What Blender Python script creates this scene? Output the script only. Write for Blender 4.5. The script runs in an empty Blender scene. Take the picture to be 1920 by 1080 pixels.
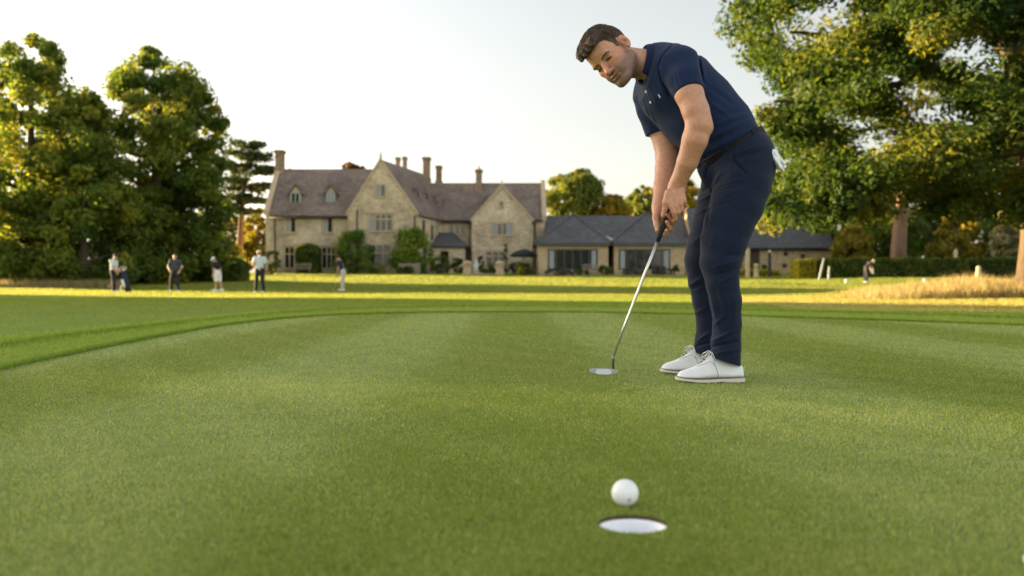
import bpy, bmesh, math, random
import numpy as np
from mathutils import Vector, Matrix

R = math.radians
scene = bpy.context.scene
COL = scene.collection
F_PX = 1706.667          # 32 mm lens on a 36 mm sensor, in pixels of a 1920 wide frame
CAM_H = 0.3755
rng = np.random.default_rng(7)
random.seed(7)


def P(u, v, y):
    """point at depth y that lies on the line of sight through (u, v)"""
    return np.array([(u - 960.0) / F_PX * y, y, CAM_H - (v - 540.0) / F_PX * y])


# ---------------------------------------------------------------- terrain height
PY = np.array([-300, 0, 1.6, 3.9, 4.4, 8, 12, 16, 25, 35, 41.6, 50, 60, 70, 85, 100, 150, 400, 2500.])
PZ = np.array([0, 0, 0, -.03, -.03, -.022, -.005, .015, .06, .12, .18, .36, .68, 1.12, 1.77, 2.1, 2.6, 5.0, 22.])


def _gauss(x, y, cx, cy, sx, sy, h):
    return h * np.exp(-((x - cx) / sx) ** 2 - ((y - cy) / sy) ** 2)


def gz(x, y):
    x = np.asarray(x, float); y = np.asarray(y, float)
    z = np.interp(y, PY, PZ)
    # soft tee mounds on the right of the far lawn
    z = z + _gauss(x, y, 15.0, 55, 3.0, 3.5, .34) + _gauss(x, y, 29.5, 62, 9.0, 5.0, .30)
    z = z + _gauss(x, y, 12.5, 27, 4.0, 5.0, .22)
    z = z + .03 * np.sin(x * .31 + 1) * np.sin(y * .23) * np.clip((y - 18) / 20, 0, 1)
    return z


def G(u, v, zoff=0.0):
    """ground point seen at (u, v)"""
    ys = np.geomspace(1.0, 130, 4000)
    xs = (u - 960.0) / F_PX * ys
    vs = 540 + F_PX * (CAM_H - gz(xs, ys) - zoff) / ys
    i = int(np.argmax(vs <= v))
    return np.array([xs[i], ys[i], gz(xs[i], ys[i])])


def ppm(y):
    return F_PX / y


# ---------------------------------------------------------------- objects
def tag(o, label=None, cat=None, group=None, kind=None):
    if label: o['label'] = label
    if cat: o['category'] = cat
    if group: o['group'] = group
    if kind: o['kind'] = kind
    return o


def empty(name, loc=(0, 0, 0), rz=0.0):
    o = bpy.data.objects.new(name, None)
    o.empty_display_size = .2
    o.location = loc
    o.rotation_euler = (0, 0, rz)
    COL.objects.link(o)
    return o


def thing(name, loc, label, cat, group=None, rz=0.0):
    return tag(empty(name, loc, rz), label, cat, group)


def link(name, me, mat=None, parent=None, smooth=False):
    o = bpy.data.objects.new(name, me)
    COL.objects.link(o)
    if mat is not None:
        me.materials.append(mat)
    if parent is not None:
        o.parent = parent
        o.matrix_parent_inverse = PM(parent).inverted()
    if smooth:
        me.polygons.foreach_set('use_smooth', np.ones(len(me.polygons), dtype=bool))
    return o


def PM(o):
    m = Matrix.LocRotScale(o.location, o.rotation_euler, o.scale)
    if o.parent is not None:
        m = PM(o.parent) @ o.matrix_parent_inverse @ m
    return m


def mesh_np(name, verts, faces, attrs=None):
    """verts (N,3); faces (M,k) int array of constant k"""
    me = bpy.data.meshes.new(name)
    verts = np.ascontiguousarray(verts, dtype=np.float32)
    faces = np.ascontiguousarray(faces, dtype=np.int32)
    m, k = faces.shape
    me.vertices.add(len(verts)); me.vertices.foreach_set('co', verts.ravel())
    me.loops.add(m * k); me.loops.foreach_set('vertex_index', faces.ravel())
    me.polygons.add(m)
    me.polygons.foreach_set('loop_start', np.arange(0, m * k, k, dtype=np.int32))
    me.polygons.foreach_set('loop_total', np.full(m, k, dtype=np.int32))
    if attrs:
        for an, (dom, typ, data) in attrs.items():
            a = me.attributes.new(an, typ, dom)
            a.data.foreach_set('color' if 'COLOR' in typ else 'value', np.ascontiguousarray(data, dtype=np.float32).ravel())
    me.update(calc_edges=True)
    return me


class MB:
    """collects boxes, prisms, tubes, lofts into one mesh"""
    def __init__(s): s.v = []; s.f = []

    def add(s, verts, faces):
        b = len(s.v)
        s.v.extend([tuple(map(float, p)) for p in verts])
        s.f.extend([tuple(b + i for i in f) for f in faces])
        return s

    def box(s, x0, x1, y0, y1, z0, z1):
        v = [(x0, y0, z0), (x1, y0, z0), (x1, y1, z0), (x0, y1, z0), (x0, y0, z1), (x1, y0, z1), (x1, y1, z1), (x0, y1, z1)]
        return s.add(v, [(0, 3, 2, 1), (4, 5, 6, 7), (0, 1, 5, 4), (1, 2, 6, 5), (2, 3, 7, 6), (3, 0, 4, 7)])

    def prism(s, poly, ext):
        """polygon (list of 3D points) extruded by vector ext, closed"""
        n = len(poly)
        e = np.array(ext, float)
        v = [np.array(p, float) for p in poly] + [np.array(p, float) + e for p in poly]
        f = [tuple(range(n - 1, -1, -1)), tuple(range(n, 2 * n))]
        for i in range(n):
            j = (i + 1) % n
            f.append((i, j, n + j, n + i))
        return s.add(v, f)

    def tube(s, pts, rad, seg=10, caps=True):
        pts = [np.array(p, float) for p in pts]
        n = len(pts)
        rad = [rad] * n if np.isscalar(rad) else rad
        rings = []
        up = np.array([0.13, .31, 1.0])
        for i in range(n):
            t = pts[min(i + 1, n - 1)] - pts[max(i - 1, 0)]
            t = t / (np.linalg.norm(t) + 1e-9)
            a = np.cross(t, up)
            if np.linalg.norm(a) < .05: a = np.cross(t, np.array([1., .2, 0]))
            a /= np.linalg.norm(a); b = np.cross(t, a)
            rings.append([pts[i] + rad[i] * (math.cos(q) * a + math.sin(q) * b) for q in np.linspace(0, 2 * math.pi, seg, endpoint=False)])
        v = [p for r in rings for p in r]
        f = []
        for i in range(n - 1):
            for j in range(seg):
                k = (j + 1) % seg
                f.append((i * seg + j, (i + 1) * seg + j, (i + 1) * seg + k, i * seg + k))
        if caps:
            f.append(tuple(range(seg)))
            f.append(tuple((n - 1) * seg + seg - 1 - j for j in range(seg)))
        return s.add(v, f)

    def loft(s, rings, closed=True, caps=True):
        n = len(rings); m = len(rings[0])
        v = [p for r in rings for p in r]
        f = []
        for i in range(n - 1):
            for j in range(m if closed else m - 1):
                k = (j + 1) % m
                f.append((i * m + j, i * m + k, (i + 1) * m + k, (i + 1) * m + j))
        if caps:
            f.append(tuple(range(m - 1, -1, -1)))
            f.append(tuple((n - 1) * m + j for j in range(m)))
        return s.add(v, f)

    def lathe(s, prof, c=(0, 0, 0), seg=24):
        rings = [[(c[0] + r * math.cos(q), c[1] + r * math.sin(q), c[2] + z) for q in np.linspace(0, 2 * math.pi, seg, endpoint=False)] for r, z in prof]
        return s.loft(rings)

    def build(s, name, mat=None, parent=None, smooth=False, bevel=0.0, subsurf=0, solid=0.0):
        me = bpy.data.meshes.new(name)
        me.from_pydata(s.v, [], s.f)
        bm = bmesh.new(); bm.from_mesh(me)
        if not solid: bmesh.ops.recalc_face_normals(bm, faces=bm.faces)
        bm.to_mesh(me); bm.free()
        o = link(name, me, mat, parent, smooth)
        if solid:
            md = o.modifiers.new('solid', 'SOLIDIFY'); md.thickness = solid; md.offset = 0
        if bevel:
            md = o.modifiers.new('bevel', 'BEVEL'); md.width = bevel; md.segments = 2; md.limit_method = 'ANGLE'
        if subsurf:
            md = o.modifiers.new('sub', 'SUBSURF'); md.levels = subsurf; md.render_levels = subsurf
        return o


# ---------------------------------------------------------------- implicit surfaces
class Field:
    """smooth union of tapered capsules and ellipsoids, meshed with sparse surface nets"""
    def __init__(s): s.p = []; s.post = None

    def cap(s, a, b, ra, rb=None, k=.02, flat=None, sub=False):
        rb = ra if rb is None else rb
        s.p.append(('c', np.array(a, np.float32), np.array(b, np.float32), float(ra), float(rb), float(k),
                    None if flat is None else (np.array(flat[0], np.float32) / np.linalg.norm(flat[0]), float(flat[1])), sub))
        return s

    def chain(s, pts, rads, k=.02, flat=None):
        for i in range(len(pts) - 1):
            s.cap(pts[i], pts[i + 1], rads[i], rads[i + 1], k, flat)
        return s

    def ell(s, c, axes, rad, k=.02, sub=False):
        s.p.append(('e', np.array(c, np.float32), np.array(axes, np.float32), np.array(rad, np.float32), None, float(k), None, sub))
        return s

    @staticmethod
    def _d(q, X):
        if q[0] == 'c':
            _, a, b, ra, rb, k, fl, _s = q
            Y = X - a
            ba = b - a
            if fl is not None:
                w, sc = fl
                f = 1.0 / sc - 1.0
                Y = Y + (Y @ w)[:, None] * (f * w)
                ba = ba + (ba @ w) * f * w
            L2 = float(ba @ ba) + 1e-12
            t = np.clip((Y @ ba) / L2, 0, 1)
            e = Y - t[:, None] * ba
            return np.sqrt((e * e).sum(1)) - (ra + t * (rb - ra))
        _, c, A, r, _, k, _, _s = q
        L = (X - c) @ A.T
        k0 = np.sqrt(((L / r) ** 2).sum(1)) + 1e-9
        k1 = np.sqrt(((L / (r * r)) ** 2).sum(1)) + 1e-9
        return k0 * (k0 - 1.0) / k1

    def bounds(s):
        lo = np.full(3, 1e9); hi = -lo
        for q in s.p:
            if q[-1]: continue
            if q[0] == 'c':
                r = max(q[3], q[4]) * (q[6][1] if q[6] else 1) + .01
                for e in (q[1], q[2]):
                    lo = np.minimum(lo, e - r); hi = np.maximum(hi, e + r)
            else:
                r = float(q[3].max()) + .01
                lo = np.minimum(lo, q[1] - r); hi = np.maximum(hi, q[1] + r)
        return lo, hi

    def ev(s, X, prims=None):
        d = np.full(len(X), 1e3, np.float32)
        for q in (s.p if prims is None else prims):
            di = s._d(q, X); k = q[5]
            if q[-1]:
                h = np.clip(.5 - .5 * (d + di) / k, 0, 1)
                d = d * (1 - h) - di * h + k * h * (1 - h)
            else:
                h = np.clip(.5 + .5 * (di - d) / k, 0, 1)
                d = di * (1 - h) + d * h - k * h * (1 - h)
        if s.post is not None: d = s.post(X, d)
        return d

    def mesh(s, name, h, B=20, pad=.02):
        lo, hi = s.bounds()
        lo = lo - pad; hi = hi + pad
        nb = np.ceil((hi - lo) / (h * B)).astype(int)
        W = h * B
        ii = np.stack(np.meshgrid(*[np.arange(n) for n in nb], indexing='ij'), -1).reshape(-1, 3)
        cen = (lo + (ii + .5) * W).astype(np.float32)
        hd = W * .87
        dc = s.ev(cen)
        keep = ii[np.abs(dc) < hd * 1.5 + .012]
        N = (nb * B + 2).astype(np.int64)
        g = np.arange(B + 1)
        cg = np.stack(np.meshgrid(g, g, g, indexing='ij'), -1).reshape(-1, 3)
        keys = []; pos = []; quads = []
        for bi in keep:
            o = lo + bi * W
            c = (o + .5 * W).astype(np.float32)[None]
            pr = [q for q in s.p if float(s._d(q, c)[0]) < hd * 1.6 + q[5] * 2 + .01]
            if not pr: continue
            X = (o + cg * h).astype(np.float32)
            d = s.ev(X, pr).reshape(B + 1, B + 1, B + 1)
            sg = d < 0
            if sg.all() or not sg.any(): continue
            base = bi * B
            # vertices
            acc = np.zeros((B, B, B, 3)); cnt = np.zeros((B, B, B))
            for ax in range(3):
                sl0 = [slice(None)] * 3; sl1 = [slice(None)] * 3
                sl0[ax] = slice(0, B); sl1[ax] = slice(1, B + 1)
                d0 = d[tuple(sl0)]; d1 = d[tuple(sl1)]
                cr = (d0 < 0) != (d1 < 0)
                t = np.where(cr, d0 / np.where(cr, d0 - d1, 1), 0)
                oth = [a for a in range(3) if a != ax]
                for p_ in (0, 1):
                    for q_ in (0, 1):
                        sl = [slice(None)] * 3
                        sl[oth[0]] = slice(p_, p_ + B); sl[oth[1]] = slice(q_, q_ + B)
                        c_ = cr[tuple(sl)]; t_ = t[tuple(sl)]
                        cnt += c_
                        acc[..., ax] += np.where(c_, t_, 0)
                        acc[..., oth[0]] += np.where(c_, p_, 0)
                        acc[..., oth[1]] += np.where(c_, q_, 0)
                # quads: edges from corners with index >= 0 in owned range
                sl = [slice(0, B)] * 3
                e = cr[tuple(sl)]
                idx = np.argwhere(e)
                if len(idx):
                    inside0 = sg[idx[:, 0], idx[:, 1], idx[:, 2]]
                    gi = idx + base
                    a1, a2 = oth
                    u1 = np.zeros(3, int); u1[a1] = 1
                    u2 = np.zeros(3, int); u2[a2] = 1
                    cells = [gi - u1 - u2, gi - u2, gi, gi - u1]
                    kk = np.stack([(cc[:, 0] * N[1] + cc[:, 1]) * N[2] + cc[:, 2] for cc in cells], 1)
                    flip = inside0 if ax != 1 else ~inside0
                    kk = np.where(flip[:, None], kk, kk[:, ::-1])
                    quads.append(kk)
            act = np.argwhere(cnt > 0)
            if len(act):
                pv = acc[act[:, 0], act[:, 1], act[:, 2]] / cnt[act[:, 0], act[:, 1], act[:, 2]][:, None]
                gi = act + base
                keys.append((gi[:, 0] * N[1] + gi[:, 1]) * N[2] + gi[:, 2])
                pos.append(lo + (gi + pv) * h)
        keys = np.concatenate(keys); pos = np.concatenate(pos); quads = np.concatenate(quads)
        order = np.argsort(keys); ks = keys[order]
        w = np.searchsorted(ks, quads); w = np.clip(w, 0, len(ks) - 1)
        ok = (ks[w] == quads).all(1)
        quads = order[w[ok]]
        return pos, quads

    def build(s, name, h, mat=None, parent=None, colfn=None, relax=1):
        v, f = s.mesh(name, h)
        if relax:
            for _ in range(relax):
                a = np.zeros_like(v); c = np.zeros(len(v))
                for i in range(4):
                    np.add.at(a, f[:, i], v[f[:, (i + 1) % 4]] + v[f[:, (i - 1) % 4]])
                    np.add.at(c, f[:, i], 2)
                v = np.where(c[:, None] > 0, .5 * v + .5 * a / np.maximum(c, 1)[:, None], v)
        attrs = None
        if colfn is not None:
            attrs = {'Col': ('POINT', 'FLOAT_COLOR', np.c_[colfn(v), np.ones(len(v))])}
        me = mesh_np(name, v, f, attrs)
        return link(name, me, mat, parent, smooth=True)


# ---------------------------------------------------------------- materials
MATS = {}


class NT:
    def __init__(s, name):
        s.m = bpy.data.materials.new(name); s.m.use_nodes = True
        s.t = s.m.node_tree; s.b = s.t.nodes['Principled BSDF']; s.out = s.t.nodes['Material Output']

    def n(s, typ, **kw):
        nd = s.t.nodes.new(typ)
        for k, v in kw.items():
            setattr(nd, k, v)
        return nd

    def l(s, a, b): s.t.links.new(a, b)

    def coord(s, kind='pos', scale=(1, 1, 1)):
        if kind == 'pos': c = s.n('ShaderNodeNewGeometry').outputs['Position']
        else: c = s.n('ShaderNodeTexCoord').outputs['Object']
        mp = s.n('ShaderNodeMapping'); mp.inputs['Scale'].default_value = scale
        s.l(c, mp.inputs['Vector'])
        return mp.outputs['Vector']

    def noise(s, vec, scale, detail=4, rough=.6, dist=0):
        nd = s.n('ShaderNodeTexNoise')
        nd.inputs['Scale'].default_value = scale; nd.inputs['Detail'].default_value = detail
        nd.inputs['Roughness'].default_value = rough; nd.inputs['Distortion'].default_value = dist
        s.l(vec, nd.inputs['Vector'])
        return nd.outputs['Fac']

    def ramp(s, fac, stops):
        nd = s.n('ShaderNodeValToRGB')
        el = nd.color_ramp.elements
        while len(el) < len(stops): el.new(.5)
        for e, (p, c) in zip(el, stops):
            e.position = p; e.color = (*c, 1) if len(c) == 3 else c
        s.l(fac, nd.inputs['Fac'])
        return nd.outputs['Color']

    def mix(s, fac, a, b, mode='MIX'):
        nd = s.n('ShaderNodeMix'); nd.data_type = 'RGBA'; nd.blend_type = mode
        for val, sock in ((fac, nd.inputs[0]), (a, nd.inputs[6]), (b, nd.inputs[7])):
            if hasattr(val, 'links') or hasattr(val, 'is_linked'): s.l(val, sock)
            elif np.isscalar(val): sock.default_value = val
            else: sock.default_value = (*val, 1)
        return nd.outputs[2]

    def math(s, op, a, b=None, c=None):
        nd = s.n('ShaderNodeMath'); nd.operation = op
        for i, val in enumerate((a, b, c)):
            if val is None: continue
            if np.isscalar(val): nd.inputs[i].default_value = val
            else: s.l(val, nd.inputs[i])
        return nd.outputs[0]

    def bump(s, h, strength=.3, dist=.01, nrm=None):
        nd = s.n('ShaderNodeBump'); nd.inputs['Strength'].default_value = strength; nd.inputs['Distance'].default_value = dist
        s.l(h, nd.inputs['Height'])
        if nrm is not None: s.l(nrm, nd.inputs['Normal'])
        return nd.outputs['Normal']

    def attr(s, name):
        return s.n('ShaderNodeAttribute', attribute_name=name)

    def done(s, color=None, rough=None, normal=None, spec=None, metal=None):
        def put(k, v):
            if v is None: return
            if np.isscalar(v): s.b.inputs[k].default_value = v
            elif isinstance(v, (tuple, list)): s.b.inputs[k].default_value = (*v, 1)
            else: s.l(v, s.b.inputs[k])
        put('Base Color', color); put('Roughness', rough); put('Normal', normal)
        put('Specular IOR Level', spec); put('Metallic', metal)
        return s.m


def simple(name, col, rough=.6, var=.12, scale=8, bump=.0, bscale=None, bdist=.01, spec=.3, metal=0.0, kind='pos'):
    if name in MATS: return MATS[name]
    t = NT(name)
    c = t.coord(kind)
    f = t.noise(c, scale, 5)
    lo = tuple(max(0, x * (1 - var)) for x in col); hi = tuple(min(1, x * (1 + var)) for x in col)
    nrm = t.bump(t.noise(c, bscale or scale * 4, 4), bump, bdist) if bump else None
    MATS[name] = t.done(t.ramp(f, [(.3, lo), (.7, hi)]), rough, nrm, spec, metal)
    return MATS[name]
# ================================================================ the golfer
def fabric(name, col, scale=900, var=.10, rough=.85, sheen=.25, weave=.25):
    t = NT(name)
    c = t.coord('pos')
    f = t.noise(c, 14, 4)
    fine = t.noise(c, scale, 2)
    lo = tuple(x * (1 - var) for x in col); hi = tuple(x * (1 + var) for x in col)
    colr = t.mix(.25, t.ramp(f, [(.3, lo), (.7, hi)]), t.ramp(fine, [(.35, tuple(x * .6 for x in col)), (.65, tuple(x * 1.4 for x in col))]))
    soft = t.noise(t.coord('pos', (1, 1, .6)), 26, 3)
    n1 = t.bump(soft, .22, .012)
    t.b.inputs['Sheen Weight'].default_value = sheen
    t.b.inputs['Sheen Roughness'].default_value = .5
    return t.done(colr, rough, t.bump(fine, weave, .0015, n1), .16)


def vcol(name, rough=.5, sss=.0, bump=.0, bscale=300, spec=.35, var=.06, stretch=(1, 1, 1)):
    t = NT(name)
    a = t.attr('Col').outputs['Color']
    c = t.coord('pos', stretch)
    f = t.noise(c, 60, 5)
    col = t.mix(1.0, a, t.ramp(f, [(.3, (1 - var,) * 3), (.7, (1 + var,) * 3)]), 'MULTIPLY')
    nrm = t.bump(t.noise(c, bscale, 3), bump, .001) if bump else None
    if sss:
        t.b.inputs['Subsurface Weight'].default_value = sss
        t.b.inputs['Subsurface Radius'].default_value = (1, .35, .2)
        t.b.inputs['Subsurface Scale'].default_value = .008
    return t.done(col, rough, nrm, spec)


M_SHIRT = fabric('navy_pique', (.0100, .0200, .058), 1100, weave=.35, sheen=.05)
M_TROUS = fabric('navy_twill', (.0066, .0118, .031), 1500, rough=.8, weave=.2, sheen=.07)
M_SKIN = vcol('skin', .48, .12, .5, 420, .4, .13)
M_HAIR = vcol('brown_hair', .6, 0, .5, 700, .3, .35, (1, 1, .35))
M_BELT = simple('black_belt_leather', (.006, .007, .010), .6, .2, 60, .1, 400, .001, .15)
M_WHITE_LEATHER = simple('white_leather', (.70, .70, .70), .42, .05, 25, .12, 500, .0008, .4)
M_SOLE = simple('cream_rubber', (.60, .54, .44), .7, .08, 40, .1, 300, .001)
M_WELT = simple('grey_welt', (.16, .14, .14), .7, .1, 60)
M_LACE = simple('white_lace', (.74, .73, .68), .8, .06, 90, .3, 900, .001)
M_LACE_DARK = simple('dark_tongue_gap', (.05, .05, .05), .8)
M_BUTTON = simple('pearl_button', (.55, .58, .50), .3, .1, 300)
M_WHITE_THREAD = simple('white_thread', (.75, .75, .78), .8)
M_GLOVE = simple('white_glove_leather', (.80, .81, .82), .6, .07, 60, .15, 500, .001)
M_EYE = simple('dark_eye', (.03, .022, .018), .15, .2, 200, spec=.6)
M_BUCKLE = simple('dark_steel_buckle', (.10, .10, .11), .35, .1, 80, metal=1)

HS = 1.084
HO = P(1150.6, 105.6, 4.08)
th = R(42)
HU = np.array([-.75, 0, .6614])
HF = math.cos(th) * np.array([-.6614, 0, -.75]) + math.sin(th) * np.array([0, -1., 0])
HL = np.cross(HU, HF)
HA = np.stack([HL, HF, HU])          # rows: left, forward, up


def hp(x, y, z): return HO + HS * (x * HL + y * HF + z * HU)
def to_head(X): return ((X - HO) @ HA.T) / HS


def hax(tilt=0.0, roll=0.0):
    return HA


def head_field(F, neck_to):
    a = HS
    E = lambda c, r, k=.02, sub=False: F.ell(hp(*c), HA, np.array(r) * a, k, sub)
    C = lambda p, q, r0, r1=None, k=.012, sub=False, flat=None: F.cap(hp(*p), hp(*q), r0 * a, (r1 if r1 is not None else r0) * a, k, flat, sub)
    E((0, -.006, .046), (.076, .098, .082))
    E((0, .030, -.028), (.061, .060, .082), .03)
    E((0, .048, .045), (.060, .050, .050), .02)
    for s in (-1, 1):
        C((s * .0585, .002, -.052), (s * .024, .070, -.096), .023, .021, .03)      # jaw
        E((s * .040, .062, -.016), (.026, .024, .022), .02)                       # cheekbone
        E((s * .030, .068, -.052), (.024, .026, .028), .02)
    E((0, .080, -.098), (.025, .019, .019), .02)                                    # chin
    C((-.042, .079, .025), (.042, .079, .025), .0135, .0135, .010)                    # brow
    C((0, .088, .018), (0, .110, -.030), .0075, .0115, .010)                         # nose
    E((0, .114, -.034), (.0125, .012, .0115), .008)
    for s in (-1, 1):
        E((s * .0125, .100, -.036), (.0085, .011, .008), .006)
        E((s * .034, .101, .003), (.0215, .0185, .0130), .010, True)                  # eye socket
        E((s * .033, .0742, .0035), (.0175, .0138, .0125), .005)                     # lids
        C((s * .022, .0885, -.0016), (s * .043, .0835, -.0034), .0028, .0022, .002, True)   # lid slit
        E((s * .007, .104, -.043), (.0032, .004, .003), .003, True)                 # nostril
    E((0, .083, -.062), (.026, .018, .020), .014)                                   # muzzle
    C((-.019, .094, -.0585), (.019, .094, -.0585), .0058, None, .006)
    E((0, .0985, -.0575), (.010, .006, .0048), .005)
    C((-.016, .0945, -.0705), (.016, .0945, -.0705), .0066, None, .006)
    C((-.025, .0985, -.0650), (.025, .0985, -.0650), .0036, None, .003, True)
    C((-.010, .103, -.081), (.010, .103, -.081), .0045, None, .008, True)
    for s in (-1, 1):                                                               # ears
        tl = np.array([HL * s * .90 + HF * .43, HF * .90 - s * HL * .43, HU])
        ec = hp(s * .083, -.008, .004)
        F.ell(ec, tl, np.array([.0090, .0200, .0315]) * a, .006)
        F.ell(ec + tl[0] * .0100 + tl[1] * .002 + HU * .006, tl, np.array([.0088, .0135, .0225]) * a, .002, True)
        F.ell(ec + tl[0] * .0055 - tl[1] * .001 + HU * .010, tl, np.array([.0040, .0085, .0100]) * a, .002)
        F.ell(ec + tl[0] * .0080 + tl[1] * .004 - HU * .004, tl, np.array([.0090, .0065, .0090]) * a, .002, True)
        F.ell(ec - tl[0] * .001 + tl[1] * .004 - HU * .026, tl, np.array([.0065, .0085, .0095]) * a, .004)
        C((s * .084, .004, -.004), (s * .086, .002, .012), .003, None, .004)
    F.cap(hp(0, -.034, -.045), neck_to, .060, .066, .028)
    F.cap(hp(0, -.01, -.06), neck_to + np.array([.0, .0, -.015]), .046, .052, .03)


def skin_col(v, base=(.52, .258, .158), head=True):
    n = len(v)
    c = np.tile(np.array(base), (n, 1))
    if head:
        L = to_head(v)
        x, y, z = L.T
        inh = (np.linalg.norm(L, axis=1) < .19)
        stub = np.clip((-.022 - z) / .026, 0, 1) * np.clip((y + .018) / .02, 0, 1) * np.clip((.135 + z) / .02, 0, 1)
        side = np.clip((-.010 - z) / .02, 0, 1) * np.clip((.045 - y) / .02, 0, 1) * np.clip((y + .005) / .012, 0, 1)
        stub = np.maximum(stub, side) * inh
        eyes_ = np.exp(-((z - .004) / .013) ** 2 - ((np.abs(x) - .034) / .020) ** 2) * (y > .05) * inh
        c = c * (1 - .22 * eyes_[:, None])
        lips = np.exp(-((z + .064) / .008) ** 2 - (x / .019) ** 4) * (y > .085) * inh
        stub *= 1 - lips
        c = c * (1 - .72 * stub[:, None]) + np.array([.120, .088, .072]) * (.72 * stub[:, None])
        red = np.exp(-((y - .112) / .014) ** 2 - ((z + .032) / .016) ** 2 - (x / .018) ** 2) * inh
        red += .7 * np.exp(-((z + .018) / .022) ** 2 - ((np.abs(x) - .045) / .02) ** 2) * (y > .03) * inh
        red += .65 * np.clip((np.abs(x) - .074) / .008, 0, 1) * (np.abs(z) < .045) * (y < .02) * inh
        c = c * (1 - .30 * (np.exp(-((y + .004) / .010) ** 2 - ((z - .006) / .013) ** 2) * (np.abs(x) > .078) * (np.abs(x) < .0925) * inh)[:, None])
        c = c * (1 + red[:, None] * np.array([.16, -.10, -.14]))
        c = c * (1 - lips[:, None]) + np.array([.36, .15, .12]) * lips[:, None]
    return c


golfer = Field()
neck_base = P(1224, 122, 4.10)
head_field(golfer, neck_base)
# torso core hidden by the clothes, arms, hands
golfer.chain([neck_base, P(1262, 165, 4.1), P(1340, 244, 4.1), P(1375, 290, 4.1)], [.06, .12, .12, .11], .03)
AN = [(1280, 130, 3.93, .050), (1292, 176, 3.865, .0600), (1304, 207, 3.845, .0560), (1309, 234, 3.84, .0510), (1303, 262, 3.85, .0535), (1289, 303, 3.89, .0440), (1272, 341, 3.945, .0345), (1269, 354, 3.955, .034)]
golfer.chain([P(u, v, y) for u, v, y, r in AN], [r for *_, r in AN], .012)
golfer.cap(P(1318, 224, 3.845), P(1324, 240, 3.845), .028, .026, .03)      # elbow point
AF = [(1219, 180, 4.24, .046), (1238, 238, 4.24, .059), (1249, 268, 4.23, .058), (1252, 290, 4.215, .055), (1250, 316, 4.19, .052), (1243, 350, 4.13, .042), (1238, 380, 4.07, .034), (1237, 390, 4.055, .034)]
golfer.chain([P(u, v, y) for u, v, y, r in AF], [r for *_, r in AF], .012)
IM = np.array([1., 0, 0])
# left hand (near): back of the hand, thumb down the grip, fingers folded behind it
golfer.cap(P(1269, 352, 3.953), P(1266, 379, 3.945), .0270, .0290, .012, (np.array([1, 0, -.18]), 1.48))
for (u0, v0, u1, v1) in ((1255, 366, 1258, 386), (1264, 362, 1267, 386), (1273, 360, 1276, 382), (1280, 358, 1283, 377)):
    golfer.cap(P(u0, v0, 3.925), P(u1, v1, 3.918), .0085, .0115, .010)      # tendons and knuckles
golfer.chain([P(1253, 362, 3.935), P(1248, 380, 3.925), P(1247, 392, 3.93), P(1243.5, 404, 3.94)], [.017, .0135, .0110, .0090], .006)
golfer.chain([P(1258, 386, 3.918), P(1264, 399, 3.915), P(1267, 409, 3.93), P(1263, 416, 3.955)], [.0120, .0108, .0098, .0085], .003)
golfer.chain([P(1267, 387, 3.918), P(1272, 398, 3.92), P(1272, 405, 3.95), P(1264, 406, 3.985)], [.0122, .0110, .0100, .0088], .003)
golfer.chain([P(1276, 383, 3.92), P(1279, 393, 3.925), P(1276, 399, 3.96), P(1266, 396, 3.995)], [.0120, .0105, .0095, .0085], .003)
golfer.chain([P(1283, 377, 3.925), P(1285, 385, 3.935), P(1281, 390, 3.965), P(1270, 386, 3.995)], [.0110, .0098, .0088, .0078], .003)
# right hand (far): palm behind the grip, thumb on its left, four finger ends on its right
golfer.cap(P(1237, 386, 4.05), P(1238, 408, 4.03), .029, .030, .012, (np.array([1, 0, -.1]), 1.15))
golfer.cap(P(1240, 405, 4.025), P(1250, 424, 4.02), .026, .020, .012)
golfer.chain([P(1233, 395, 4.03), P(1230, 409, 4.0), P(1231, 421, 3.985), P(1232.5, 432, 3.975)], [.0200, .0165, .0118, .0092], .006)
for (ub, vb, uk, vk, ut, vt, r) in ((1258, 404, 1267, 409, 1258, 398, .0092), (1254, 412, 1263, 419, 1252, 403, .0104), (1249, 424, 1257, 430, 1250.5, 416, .0104), (1244, 434, 1250, 440, 1249, 432, .0090)):
    golfer.chain([P(ub, vb, 4.025), P(uk, vk, 4.0), P(uk - 1, vk - 2, 3.975), P(ut, vt, 3.953)], [r * .95, r * 1.08, r, r * .82], .0025)


def golfer_col(v):
    c = skin_col(v)
    for q, s, a in ((P(1322, 236, 3.80), .03, .22), (P(1266, 380, 3.9), .03, .12), (P(1258, 415, 3.96), .03, .16)):
        w = np.exp(-(((v - q) / s) ** 2).sum(1))[:, None] * a
        c = c * (1 + w * np.array([.25, -.3, -.35]))
    return c


person = golfer.build('person', .0028, M_SKIN, None, golfer_col, relax=1)
tag(person, 'man in navy polo shirt and navy trousers bending over his putter on the green', 'person')

# ---- hair, brows, eyes
def proj_out(p, off=-.0008):
    p = np.array(p, float)
    d = p - hp(0, 0, p @ HU * 0 + float(to_head(p[None])[0, 2]))
    d /= np.linalg.norm(d)
    ts = np.linspace(-.03, .03, 121)
    X = (p[None] + ts[:, None] * d).astype(np.float32)
    f = golfer.ev(X)
    i = int(np.argmax(f > off)) if (f > off).any() else 60
    return p + ts[i] * d


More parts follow.
